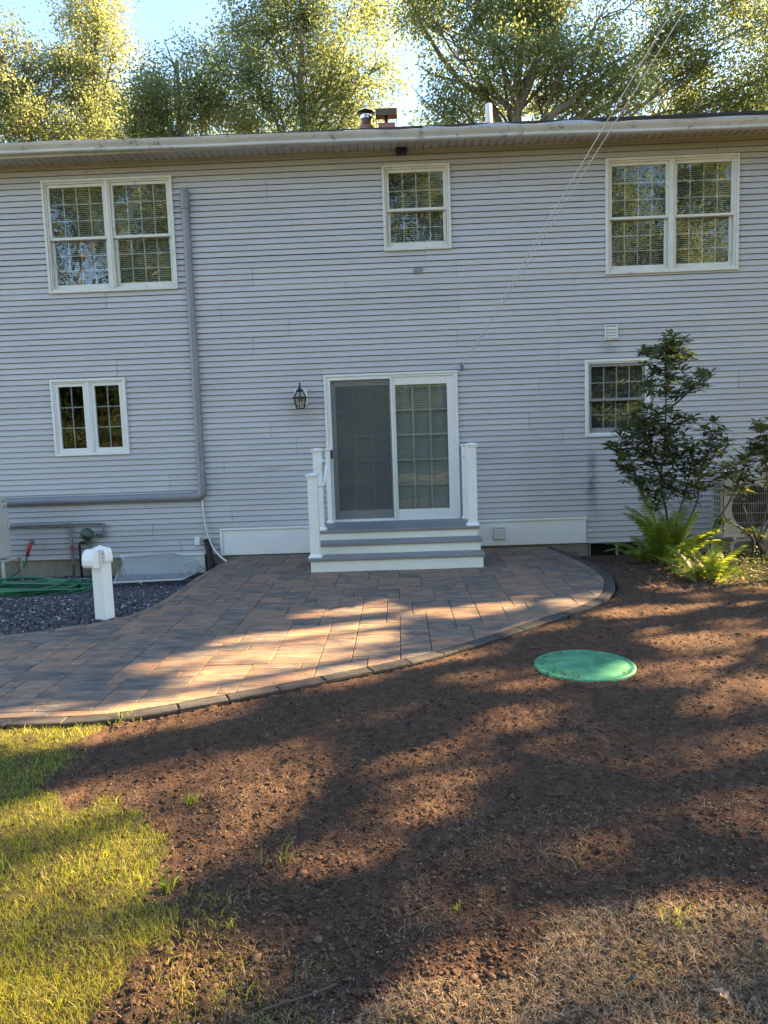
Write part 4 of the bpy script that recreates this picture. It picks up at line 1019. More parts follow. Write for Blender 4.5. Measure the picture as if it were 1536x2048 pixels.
c = mixc(t, a.outputs['Fac'], c, c2); c = mixc(t, d_.outputs['Fac'], c, c3)
L(t, c, b.inputs['Base Color']); b.inputs['Roughness'].default_value = .97; b.inputs['Specular IOR Level'].default_value = .12
bump(t, b, noise(t, 130, tc.outputs['Object'], detail=6, rough=.75), 1.0, .010); M['ground'] = m
me = np_mesh('ground', np.stack([X_, Y_, Z_], 1), Q_, M['ground'], lawn)
a = me.attributes.new('dry', 'FLOAT', 'POINT'); a.data.foreach_set('value', dry.astype(np.float32))
tag(link('ground', me), kind='structure')

# lumps
def rock_field(name, pts, rad, tint, material, label, cat, n_tri=20, squash=.7, parent=None):
    ph = (1+5**.5)/2
    I = np.array([(-1, ph, 0), (1, ph, 0), (-1, -ph, 0), (1, -ph, 0), (0, -1, ph), (0, 1, ph), (0, -1, -ph), (0, 1, -ph), (ph, 0, -1), (ph, 0, 1), (-ph, 0, -1), (-ph, 0, 1)])/1.9
    T = np.array([(0, 11, 5), (0, 5, 1), (0, 1, 7), (0, 7, 10), (0, 10, 11), (1, 5, 9), (5, 11, 4), (11, 10, 2), (10, 7, 6), (7, 1, 8), (3, 9, 4), (3, 4, 2), (3, 2, 6), (3, 6, 8), (3, 8, 9), (4, 9, 5), (2, 4, 11), (6, 2, 10), (8, 6, 7), (9, 8, 1)])
    n = len(pts); k = len(I)
    V = I[None]*(1+rng.uniform(-.48, .42, (n, k, 1)))*rng.uniform(.65, 1.3, (n, 1, 3))
    an = rng.uniform(0, 6.28, n); c_, s_ = np.cos(an)[:, None], np.sin(an)[:, None]
    V = np.stack([V[..., 0]*c_-V[..., 1]*s_, V[..., 0]*s_+V[..., 1]*c_, V[..., 2]*squash], -1)*rad[:, None, None]+pts[:, None]
    F_ = (T[None]+(np.arange(n)*k)[:, None, None]).reshape(-1, 3)
    me = np_mesh(name, V.reshape(-1, 3), F_, material, np.repeat(tint, k), n=3)
    o = link(name, me, parent); tag(o, label, cat, kind='stuff'); return o
def scatter(n, x0, x1, y0, y1):
    return rng.uniform(x0, x1, n), rng.uniform(y0, y1, n)
def polar(n, r0, r1):  # denser toward the camera, as needed on screen
    r = np.exp(rng.uniform(math.log(r0), math.log(r1), n)); a = rng.uniform(-.62, .62, n)
    return r*np.sin(a), CAMY+r*np.cos(a)
x, y = polar(70000, 1.5, 8.5)
ok = ~clear_of(x, y) & (y < -.1) & (rng.random(len(x)) > lawn_d(x, y)*.85) & (np.hypot(x-lc[0], y-lc[1]) > lrad+.005) & ((fbm(x*2.2, y*2.2, 77, 3) > .24) | (rng.random(len(x)) < .5))
x, y = x[ok], y[ok]
xs_, ys_ = polar(80000, 1.5, 4.5); ok = ~clear_of(xs_, ys_) & (rng.random(len(xs_)) > lawn_d(xs_, ys_)*.95) & (np.hypot(xs_-lc[0], ys_-lc[1]) > lrad+.005); nb = len(x); x = np.concatenate([x, xs_[ok]]); y = np.concatenate([y, ys_[ok]]); r = np.exp(rng.normal(math.log(.0040), .5, len(x))); r = np.clip(r*.9, .0016, .0095); r[nb:] = rng.uniform(.0015, .0038, len(x)-nb); r[:nb] = np.where(rng.random(nb) < .002, rng.uniform(.011, .02, nb), r[:nb])
rock_field('soil_clods', np.stack([x, y, ground_z(x, y)+crumbs(x, y)+r*.25], 1), r, rng.random(len(x)), M['clod'], 'loose crumbs of brown soil scattered over the bare bed', 'soil')
x, y = polar(1300, 1.5, 7.5); ok = ~clear_of(x, y) & (y < -.3) & (lawn_d(x, y) < .5) & (np.hypot(x-lc[0], y-lc[1]) > lrad+.01); x, y = x[ok], y[ok]; r = rng.uniform(.0009, .0026, len(x))
rock_field('white_grit', np.stack([x, y, ground_z(x, y)+crumbs(x, y)+.004], 1), r, rng.random(len(x)), M['grit'], 'tiny pale grit specks mixed into the bare soil', 'grit')

an_ = rng.uniform(1.6, 4.4, 150); rr2 = lrad*np.sqrt(rng.uniform(.35, 1.0, 150)); x = lc[0]+rr2*np.cos(an_); y = lc[1]+rr2*np.sin(an_); r = rng.uniform(.0015, .006, 150)*(rr2/lrad)
rock_field('lid_dirt', np.stack([x, y, np.full(150, -.007)], 1), r, rng.random(150), M['clod'], 'crumbs of soil spilled over the green lid', 'soil')
# gravel bed
def grav_z(y): return -.030-.20*sstep(-2.9, -.5, y)
gx2 = np.arange(-7.5, -2.25, .06); gy2 = np.arange(-5.35, .06, .06); A_, B_ = np.meshgrid(gx2, gy2); nxg, nyg = len(gx2), len(gy2)
idx = np.arange(nxg*nyg).reshape(nyg, nxg); Q_ = np.stack([idx[:-1, :-1].ravel(), idx[:-1, 1:].ravel(), idx[1:, 1:].ravel(), idx[1:, :-1].ravel()], 1)
cxm = A_.ravel()[Q_].mean(1); cym = B_.ravel()[Q_].mean(1); keep = inpoly(cxm, cym, GRAV) | ((cym > -.1) & (cxm < -2.3)); Q_ = Q_[keep]
me = np_mesh('gravel_bed', np.stack([A_.ravel(), B_.ravel(), grav_z(B_.ravel())-.012], 1), Q_, M['gravel']); tag(link('gravel_bed', me), kind='structure')
x, y = scatter(60000, -6.2, -2.28, -5.0, -.01); lim = -.53*(y-CAMY)-.6
ok = inpoly(x, y, GRAV) & (x > lim); x, y = x[ok], y[ok]
r = np.clip(np.exp(rng.normal(math.log(.0105), .3, len(x))), .005, .022)
tn = rng.random(len(x))*.9; tn = np.where(rng.random(len(x)) < .045, 1.0, tn)
rock_field('gravel', np.stack([x, y, grav_z(y)-.004+rng.uniform(0, .012, len(x))], 1), r, tn, M['stone'], 'dark purple grey crushed stone covering the bed by the house', 'gravel', squash=.75)

# ================================================================ GRASS
def blades(name, x, y, z, h, wd, lean, tint, material, label, cat, tilt=None, kind='stuff', parent=None):
    n = len(x); a = rng.uniform(0, 6.283, n); ld_ = rng.uniform(0, 6.283, n)
    S = np.stack([np.cos(a), np.sin(a), np.zeros(n)], 1)*(wd/2)[:, None]; Dd = np.stack([np.cos(ld_), np.sin(ld_), np.zeros(n)], 1)
    P0 = np.stack([x, y, z], 1); up = np.array([0, 0, 1.0])
    P1 = P0+Dd*(h*lean*.25)[:, None]+up*(h*.55*(1-.25*lean))[:, None]; P2 = P0+Dd*(h*lean)[:, None]+up*(h*np.sqrt(np.clip(1-.7*lean**2, .05, 1)))[:, None]
    V = np.stack([P0-S, P0+S, P1+S*.8, P1-S*.8, P2+S*.08, P2-S*.08], 1).reshape(-1, 3)
    o6 = (np.arange(n)*6)[:, None]; F_ = np.concatenate([o6+np.array([[0, 1, 2, 3]]), o6+np.array([[3, 2, 4, 5]])])
    me = np_mesh(name, V, F_, material, np.repeat(tint, 6)); o = link(name, me, parent); tag(o, label, cat, kind=kind); return o
r = np.exp(rng.uniform(math.log(1.5), math.log(6.2), 230000)); an = rng.uniform(-.72, .25, len(r)); x, y = r*np.sin(an), CAMY+r*np.cos(an)
D1 = lawn_d(x, y); ok = ~clear_of(x, y) & (rng.random(len(x)) < D1*(.35+.75*fbm(x*3, y*3, 63, 3)*1.4)); x, y, r, D1 = x[ok], y[ok], r[ok], D1[ok]
patch = fbm(x*2.3+4, y*2.3, 71, 3)
tn = np.clip(rng.normal(.47, .19, len(x))+.9*(patch-.42)+(D1 < .5)*.22, 0, 1)
h = rng.uniform(.012, .042, len(x))*(.65+.7*patch)
blades('lawn_grass', x, y, ground_z(x, y)-.005, h, rng.uniform(.0014, .0030, len(x)), rng.uniform(.3, 1.05, len(x)), tn, M['grass'], 'green and yellowing lawn grass along the patio and soil edge', 'grass')
x, y = -rng.uniform(.3, 2.6, 5000), rng.uniform(-8.4, -6.05, 5000); ok = (rng.random(5000) < lawn_d(x, y)*.8) & ~clear_of(x, y) & (fbm(x*5, y*5, 99, 2) > .36); x, y = x[ok], y[ok]
blades('broad_grass', x, y, ground_z(x, y)-.004, rng.uniform(.03, .075, len(x)), rng.uniform(.003, .0058, len(x)), rng.uniform(.35, 1.1, len(x)), np.clip(rng.normal(.28, .15, len(x)), 0, 1), M['grass'], 'broader green grass blades in clumps among the lawn', 'grass')
x, y = polar(85000, 1.45, 3.6); xj, yj = jit(x, y, .2); ind = inpoly(xj, yj, DRY); ok = (ind & (rng.random(len(x)) < .85)) | (~ind & (y < -7.4) & (fbm(x*5, y*5, 81, 2) > .50) & (rng.random(len(x)) < .22)); x, y = x[ok], y[ok]
tn = np.clip(rng.normal(.55, .25, len(x))-.8*(fbm(x*3, y*3, 91, 2) > .52)*rng.random(len(x)), 0, 1)
blades('dry_grass', x, y, ground_z(x, y)-.002, rng.uniform(.010, .038, len(x)), rng.uniform(.0011, .0024, len(x)), rng.uniform(.7, 1.25, len(x)), tn, M['straw'], 'sparse straw coloured dry grass at the edge of the soil', 'grass')
x, y = polar(16000, 1.5, 4.2); ok = ~clear_of(x, y) & (fbm(x*4, y*4, 95, 2) > .46); x, y = x[ok], y[ok]
blades('straw_litter', x, y, ground_z(x, y)+crumbs(x, y)+.003, rng.uniform(.01, .035, len(x)), rng.uniform(.0008, .0018, len(x)), np.full(len(x), 1.18), np.clip(rng.normal(.7, .2, len(x)), 0, 1), M['straw'], 'fine straw bits littering the soil', 'straw')
def weed(px, py, n, hh, label, m='grass', tmean=.3, wd=.006, sp=.03):
    c0 = on_z(px, py, -.035); x = c0[0]+rng.normal(0, sp, n); y = c0[1]+rng.normal(0, sp, n); e = empty('weed', (c0[0], c0[1], -.04), label, 'weed')
    o = blades('weed_leaves', x, y, ground_z(x, y), rng.uniform(.5, 1, n)*hh, rng.uniform(.6, 1, n)*wd, rng.uniform(.4, 1.05, n), np.clip(rng.normal(tmean, .12, n), 0, 1), M[m], None, None, kind=None); adopt(o, e)
weed(385, 1608, 26, .06, 'small bright green tuft alone in sunlit soil', tmean=.35, wd=.005, sp=.016)
weed(565, 1725, 13, .12, 'thin long bladed grass sprout in shaded soil', tmean=.1, wd=.007, sp=.028)
weed(335, 1782, 7, .08, 'broad leaved dark green sprout at the lawn edge', tmean=.05, wd=.02, sp=.012)
weed(462, 1862, 4, .045, 'tiny yellow leaved seedling standing in straw', tmean=.65, wd=.012, sp=.004)
weed(650, 1955, 12, .05, 'low faint grass tuft beside dark clods', tmean=.3, wd=.004, sp=.03)
weed(1350, 1850, 30, .06, 'loose pale green tuft where soil meets dry grass', tmean=.35, wd=.004, sp=.04)
weed(250, 1442, 40, .08, 'leafy weeds growing against the dark patio edging', tmean=.25, wd=.006, sp=.05)
weed(915, 1824, 6, .035, 'single lime green seedling in crumbly dark soil', tmean=.5, wd=.01, sp=.006)
# fallen leaves
def fallen(px, py, ln, ang, label, m):
    c0 = on_z(px, py, -.03); prof = [(0, .004), (.15, .10), (.25, .05), (.38, .24), (.48, .09), (.6, .22), (.72, .08), (.85, .12), (1, .01)]
    vs = []; 
    for s_, w_ in prof:
        zc = .018+.10*ln*math.sin(s_*3.1)*2.2
        for sd in (-1, 0, 1): vs.append(((s_-.5)*ln, sd*w_*ln, zc*(1 if sd == 0 else 1.2)+(.10*ln*w_*4 if sd else 0)))
    me = MB().add(vs, [(3*i+q, 3*i+q+1, 3*i+q+4, 3*i+q+3) for i in range(len(prof)-1) for q in (0, 1)]).build('fallen_leaf', m, None, True, fix=False)
    me.location = (c0[0], c0[1], ground_z(np.array([c0[0]]), np.array([c0[1]]))[0]-.004); me.rotation_euler = (.1, .05, ang); tag(me, label, 'leaf')
fallen(1442, 2018, .085, 2.1, 'curled pale tan oak leaf lying on dry grass', M['dead_leaf'])
fallen(1270, 1978, .07, .2, 'dark arched dead leaf lying on dry grass', M['brown_leaf'])
tw = on_z(600, 2010, -.03); me = MB().tube(catmull([tw+[-.10, -.03, .012], tw+[-.04, -.01, .016], tw+[.03, .02, .014], tw+[.10, .055, .018]], 5), [.004]*15+[.002], 6).build('fallen_twig', M['stem'], None, True); tag(me, 'short brown twig lying on dark clods', 'twig')
# ================================================================ SHRUBS, FERNS
def unit(v): return v/(np.linalg.norm(v, axis=-1, keepdims=True)+1e-9)
def leaf_blades(base, dirs, ln, wd, droop, nseg=3):
    """elliptic leaves as folded strips; base (n,3), dirs (n,3)"""
    n = len(base); up = np.array([0, 0, 1.0]); side = unit(np.cross(dirs, up)+rng.normal(0, .25, (n, 3))); nor = unit(np.cross(side, dirs))
    ts = np.array([0, .3, .65, 1.0]); ws = np.array([.12, .9, .85, .05]); V = []
    for t_, w_ in zip(ts, ws):
        c_ = base+dirs*(ln*t_)[:, None]-up*(ln*droop*t_**2)[:, None]
        V += [c_-side*(wd*w_/2)[:, None]+nor*(wd*w_*.12)[:, None], c_, c_+side*(wd*w_/2)[:, None]+nor*(wd*w_*.12)[:, None]]
    V = np.stack(V, 1); o = (np.arange(n)*12)[:, None]
    F_ = np.concatenate([o+np.array([[3*i+q, 3*i+q+1, 3*i+q+4, 3*i+q+3]]) for i in range(3) for q in (0, 1)])
    return V.reshape(-1, 3), F_, 12
def shrub(name, label, base, clumps, stems, depth_y, ln=.118, yr_=.34, group=None, dens=1.3, bright=()):
    e = empty(name, base, label, 'shrub', group); B, Dr, Tn = [], [], []; tips = []
    for px, py, rpx, cnt in clumps:
        for _ in range(int(cnt*dens)):
            a = rng.uniform(0, 6.28); q = rpx*math.sqrt(rng.random()); P = on_y(px+q*math.cos(a), py+q*math.sin(a)*.85, depth_y+rng.uniform(-yr_, yr_))
            br = .95 if any((px-bx_)**2+(py-by_)**2 < 40**2 for bx_, by_ in bright) else 0  # raised tint paints these clumps as leaves caught by the sun
            tips.append(P); k = rng.integers(6, 10); th = rng.uniform(0, 6.28)
            ax = unit(np.array([rng.normal(0, .5), rng.normal(0, .5), 1.0]))
            for i in range(k):
                an_ = th+6.283*i/k; el = rng.uniform(-.25, .75); d = np.array([math.cos(an_)*math.cos(el), math.sin(an_)*math.cos(el), math.sin(el)])
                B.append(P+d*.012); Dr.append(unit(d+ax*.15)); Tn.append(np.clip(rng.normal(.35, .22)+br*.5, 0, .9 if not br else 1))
    B = np.array(B); Dr = np.array(Dr); n = len(B); l_ = rng.uniform(.5, 1.2, n)*ln
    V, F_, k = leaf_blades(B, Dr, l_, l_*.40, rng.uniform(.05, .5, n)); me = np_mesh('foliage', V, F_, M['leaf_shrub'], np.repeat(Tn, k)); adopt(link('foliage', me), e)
    mb = MB(); sk = []
    for pl in stems:
        P = catmull([on_y(px, py, depth_y+dy) if len(q) == 3 else None for q in pl for px, py, dy in [q]], 5)
        rad = np.linspace(pl_r(pl), .005, len(P)); mb.tube(P, list(rad), 6); sk += list(P)
    sk = np.array(sk)
    for T_ in tips:
        dd = np.linalg.norm(sk-T_, axis=1)+.8*np.maximum(sk[:, 2]-T_[2]+.05, 0); j = int(np.argmin(dd)); A = sk[j]; mid = (A+T_)/2+np.array([rng.normal(0, .02), rng.normal(0, .02), -.03])
        mb.tube([A, mid, T_], [.005, .0035, .0022], 4, cap=False)
    adopt(mb.build('stems', M['stem'], None, True, fix=False), e); return e
pl_r = lambda pl: .016
shrub('shrub', 'tall leggy evergreen shrub beside the lower right window', (3.1, -1.55, -.1),
      [(1345, 685, 24, 14), (1315, 715, 34, 22), (1360, 718, 26, 13), (1300, 700, 16, 6), (1322, 765, 36, 22), (1350, 750, 22, 9), (1395, 765, 24, 12), (1412, 748, 12, 6), (1370, 785, 16, 5),
       (1290, 775, 12, 5), (1295, 835, 32, 19), (1262, 845, 24, 11), (1335, 850, 40, 26), (1380, 840, 16, 6), (1262, 885, 38, 24), (1310, 890, 42, 26), (1240, 925, 24, 12), (1225, 895, 12, 5),
       (1290, 945, 38, 21), (1345, 915, 40, 24), (1390, 905, 34, 16), (1425, 855, 20, 8), (1440, 880, 28, 12), (1420, 905, 24, 9), (1360, 955, 42, 24), (1320, 990, 36, 17), (1405, 950, 34, 14), (1440, 940, 24, 8), (1270, 965, 20, 8), (1390, 985, 26, 9)],
      [[(1345, 1150, .15), (1335, 1040, .1), (1322, 960, .05), (1330, 880, 0), (1332, 800, 0), (1335, 740, -.05), (1345, 690, -.05)], [(1340, 1140, .12), (1310, 1040, .1), (1285, 990, .1), (1265, 930, .05), (1250, 890, 0)],
       [(1350, 1150, .1), (1370, 1060, 0), (1395, 1000, -.05), (1400, 940, 0), (1435, 880, 0)], [(1332, 820, 0), (1360, 800, 0), (1400, 760, 0)], [(1352, 1150, .1), (1350, 1060, .05), (1372, 980, 0), (1385, 910, 0)], [(1325, 960, .05), (1300, 900, .1), (1290, 840, .1), (1310, 790, .05)]],
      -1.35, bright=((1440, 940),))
shrub('shrub', 'shrub with bare lower stems in front of the cream outdoor unit', (4.0, -1.5, -.1),
      [(1525, 850, 18, 9), (1505, 895, 26, 12), (1535, 905, 28, 14), (1485, 920, 18, 7), (1520, 950, 28, 11), (1470, 945, 20, 9), (1485, 970, 18, 6), (1560, 880, 40, 18), (1570, 950, 40, 16), (1465, 985, 10, 4), (1500, 1060, 18, 4), (1445, 1045, 10, 3)],
      [[(1420, 1120, .05), (1425, 1060, 0), (1455, 1010, 0), (1478, 960, 0), (1500, 910, 0)], [(1500, 1140, .1), (1505, 1080, .05), (1470, 1050, 0), (1455, 1040, 0)], [(1530, 1150, .1), (1520, 1080, 0), (1535, 1000, 0), (1530, 900, 0), (1525, 855, 0)], [(1535, 1120, 0), (1500, 1050, 0), (1480, 990, 0), (1470, 950, 0)], [(1520, 1080, 0), (1560, 1000, 0), (1570, 920, 0)]],
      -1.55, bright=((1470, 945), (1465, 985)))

def frond_mesh(L_, seed, npair=26, arch=.9, wmax=.13):
    r_ = np.random.default_rng(seed); V = []; F_ = []; tn = []
    def C(s): # rachis curve in local XZ, starts steep and arches over
        a = 1.25-arch*s*1.3; return None
    pts = [np.zeros(3)]; a = 1.32
    for i in range(60):
        a -= arch*1.55/60*(.4+1.2*i/60); pts.append(pts[-1]+np.array([math.cos(a), 0, math.sin(a)])*L_/60)
    pts = np.array(pts)
    def quad(p0, p1, p2, p3, t_):
        n = len(V); V.extend([p0, p1, p2, p3]); F_.append((n, n+1, n+2, n+3)); tn.extend([t_]*4)
    for i in range(0, 60, 4):
        w0, w1 = .004*(1-i/62), .004*(1-(i+4)/66); s_ = np.array([0, 1, 0]); quad(pts[i]-s_*w0, pts[i]+s_*w0, pts[i+4]+s_*w1, pts[i+4]-s_*w1, .3)
    for k in range(npair):
        s = .12+.88*k/npair; i = min(int(s*60), 59); P = pts[i]; T_ = unit(pts[i+1]-pts[i]); nrm = np.array([-T_[2], 0, T_[0]])
        ln = wmax*max(.10, math.sin(math.pi*min(1, (s-.06)*1.02))**.7)*(1.12-.35*s)*r_.uniform(.9, 1.08)
        for sd in (-1, 1):
            d = unit(np.array([0, sd, 0])+T_*.35+nrm*r_.uniform(-.22, .05)); wv = .021+.014*(1-s); nt_ = 5; t0 = r_.uniform(0, 1)
            for q in range(nt_):          # toothed lobes along each pinna
                f0 = q/nt_; f1 = (q+.86)/nt_; wq = wv*(1-f0)**.6; b0 = P+d*ln*f0; b1 = P+d*ln*f1-nrm*ln*.10*f1
                quad(b0-T_*wq*.25, b0+T_*wq*.45, b1+T_*wq*.62, b1-T_*wq*.35, np.clip(.35+.3*t0, 0, 1))
    return np_mesh('frond', np.array(V), np.array(F_), M['fern'], tn)
FR = [frond_mesh(.74, 1, arch=.50, wmax=.125), frond_mesh(.68, 2, arch=.75, wmax=.115), frond_mesh(.55, 3, arch=1.05, wmax=.105)]
def fern(base, n, scale, label, spread=(0, 6.28), lean=(.0, .5), rr_=.06):
    e = empty('fern', base, label, 'fern', None)
    for i in range(n):
        o = link('frond', FR[int(rng.integers(3))], e); o.location = (rng.normal(0, rr_), rng.normal(0, rr_), 0)
        o.rotation_euler = (rng.uniform(-.25, .25), rng.uniform(*lean), spread[0]+(spread[1]-spread[0])*(i+rng.random())/n); sv = scale*rng.uniform(.75, 1.1); o.scale = (sv, sv, sv)
    return e
b0 = on_z(1345, 1140, -.08); fern((b0[0], b0[1]+.15, -.06), 34, 1.28, 'large green fern with tall arching fronds under the shrub', lean=(-.30, .25), rr_=.10)
b0 = on_z(1300, 1135, -.08); fern((b0[0]+.02, b0[1]+.1, -.07), 12, 1.0, 'smaller fern beside the dark basement window', lean=(.1, .7))
b0 = on_z(1385, 1162, -.06); fern((b0[0]+.05, b0[1]+.05, -.06), 18, .85, 'low yellow green fern spreading over the soil edge', lean=(-.1, .6), rr_=.1)
b0 = on_z(1440, 1170, -.06); fern((b0[0], b0[1]+.05, -.06), 16, .62, 'short sunlit fern at the end of the fern clump', lean=(-.1, .7), rr_=.1)
# ground cover
n = 5200; x = rng.uniform(2.75, 5.6, n); y = rng.uniform(-3.1, -.9, n); ok = (y > -3.15+.25*(fbm(x*3, y*3, 44, 2)-.3)+.12*(x-3.2)) & (y < -.9) & (x > 2.95-.15*(y+3)) & (rng.random(n) < sstep(2.9, 3.9, x-.1*(y+2))+.12); x, y = x[ok], y[ok]; n = len(x)
hh = rng.uniform(.01, .16, n)*(.4+fbm(x*4, y*4, 46, 2)); B = np.stack([x, y, ground_z(x, y)+hh], 1); el = rng.uniform(-.3, .9, n); an_ = rng.uniform(0, 6.28, n)
Dr = np.stack([np.cos(an_)*np.cos(el), np.sin(an_)*np.cos(el), np.sin(el)], 1); l_ = rng.uniform(.02, .045, n)
V, F_, k = leaf_blades(B, Dr, l_, l_*.5, np.full(n, .2)); me = np_mesh('ground_cover', V, F_, M['cover_leaf'], np.repeat(rng.random(n), k)); tag(link('ground_cover', me), 'low leafy ground cover filling the bed past the ferns', 'ground cover', kind='stuff')
n = 900; x = rng.uniform(2.45, 4.6, n); y = rng.uniform(-2.9, -1.2, n); B = np.stack([x, y, ground_z(x, y)+.012], 1); an_ = rng.uniform(0, 6.28, n); Dr = np.stack([np.cos(an_), np.sin(an_), rng.uniform(-.2, .3, n)], 1); l_ = rng.uniform(.03, .06, n)
V, F_, k = leaf_blades(B, unit(Dr), l_, l_*.5, rng.uniform(-.2, .4, n)); me = np_mesh('leaf_litter', V, F_, M['litter'], np.repeat(rng.random(n), k)); tag(link('leaf_litter', me), 'brown leaf litter on the ground under the ferns', 'leaf litter', kind='stuff')

# ================================================================ TREES
def leaf_cloud(C_, per, sig, size, tint_c):
    """clusters of leaves about centres C_: folded diamonds with free orientation"""
    n = len(C_)*per; c = np.repeat(C_, per, 0); off = rng.normal(0, 1, (n, 3))*np.array([sig, sig, sig*.75]); P = c+off
    d = unit(rng.normal(0, 1, (n, 3))+off*.9/sig+np.array([0, 0, -.35])); nrm = unit(rng.normal(0, 1, (n, 3))+np.array([0, 0, .9])); s = unit(np.cross(d, nrm)); nn = np.cross(s, d)
    l_ = rng.uniform(.65, 1.2, n)*size; w_ = l_*.30
    V = np.stack([P, P+d*(l_*.45)[:, None]+s*w_[:, None]+nn*(w_*.25)[:, None], P+d*l_[:, None], P+d*(l_*.45)[:, None]-s*w_[:, None]+nn*(w_*.25)[:, None]], 1)
    return V, np.clip(np.repeat(tint_c, per)+rng.normal(0, .09, n), 0, 1)
def limb(A, B, n=6, wig=.06, rise=.0):
    d = B-A; L_ = np.linalg.norm(d); P = [A+d*s+np.array([0, 0, rise*L_*math.sin(math.pi*s)])+(rng.normal(0, wig*L_*.5, 3) if 0 < s < 1 else 0) for s in np.linspace(0, 1, n)]
    return catmull(P, 3)
def tree(label, base, blobs, ncl, per=34, size=.13, sig=.30, lm='leaf_a', r0_=.22, extra=(), group=None, keep=None, tmean=.45, shell=.55, trunk_top=None, lean=None):
    e = empty('tree', base, label, 'tree', group); base = np.array(base, float); blobs = [(np.array(c, float), float(r_)) for c, r_ in blobs]
    zmin = min(c[2]-r_ for c, r_ in blobs); cen = np.mean([c for c, _ in blobs], 0)
    top = np.array([cen[0], cen[1], max(c[2] for c, _ in blobs)]) if trunk_top is None else np.array(trunk_top, float)
    mb = MB(); TP = limb(base+[0, 0, -.2], top, 7, .025); TR = np.linspace(r0_, .05, len(TP)); mb.tube(TP, list(TR), 9); sk = [np.array(p) for p in TP if p[2] > zmin-1.5]; skr = []
    for pl, ra, rb in extra:
        P = catmull(pl, 6); mb.tube(P, list(np.linspace(ra, rb, len(P))), 8); sk += list(P)
    for c, r_ in blobs:
        h = c[2]-max(1.5, r_*1.1)-.35*np.hypot(*(c-top)[:2]); j = int(np.argmin([abs(p[2]-h) for p in TP])); A = np.array(TP[j])
        P = limb(A, c, 5, .09, .05); ra = min(TR[j]*.6, .10); mb.tube(P, list(np.linspace(ra, .022, len(P))), 7); sk += list(P)
        for _ in range(5):
            B_ = c+unit(rng.normal(0, 1, 3)+[0, 0, .35])*r_*.9; s_ = P[int(len(P)*rng.uniform(.45, .95))]; P2 = limb(np.array(s_), B_, 4, .10); mb.tube(P2, list(np.linspace(.024, .007, len(P2))), 5); sk += list(P2)
    sk = np.array(sk); wts = np.array([r_**2.2 for _, r_ in blobs]); wts /= wts.sum(); ch = rng.choice(len(blobs), ncl, p=wts)
    BC = np.array([c for c, _ in blobs])[ch]; BR = np.array([r_ for _, r_ in blobs])[ch]
    C_ = BC+unit(rng.normal(0, 1, (ncl, 3)))*(BR*rng.random(ncl)**shell*rng.uniform(.7, 1.4, ncl))[:, None]
    clumpy = fbm(C_[:, 0]*.9+3, C_[:, 2]*.9+C_[:, 1]*.37, 13, 2); C_ = C_[clumpy > .25]
    tc_ = np.clip(tmean+.9*(fbm(C_[:, 0]*.55, C_[:, 2]*.55+C_[:, 1]*.3, 15, 2)-.42)+rng.normal(0, .1, len(C_)), 0, 1)
    if keep is not None:
        V, tn = leaf_cloud(C_, per, sig, size, tc_); kp = rng.random(len(V)) > np.maximum(keep(V[:, 0]), keep(V[:, 2])); V, tn = V[kp], tn[kp]
    else: V, tn = leaf_cloud(C_, per, sig, size, tc_)
    n = len(V); me = np_mesh('crown', V.reshape(-1, 3), np.arange(n*4).reshape(-1, 4), M[lm], np.repeat(tn, 4)); adopt(link('crown', me), e)
    for T_ in C_[rng.random(len(C_)) < .7]:
        dd = np.linalg.norm(sk-T_, axis=1)+.6*np.maximum(sk[:, 2]-T_[2], 0); j = int(np.argmin(dd)); A = sk[j]
        if dd[j] > 2.6: continue
        mb.tube([A, (A+T_)/2+rng.normal(0, .06, 3), T_], [.013, .009, .004], 3, cap=False)
    adopt(mb.build('trunk', M['bark'], None, True, fix=False), e); return e
def pb(dist, lst):   # blobs from picture position and size, at a distance beyond the camera
    return [(on_y(px, py, CAMY+dist+dd), r_*(dist+dd)/F) for px, py, r_, dd in lst]
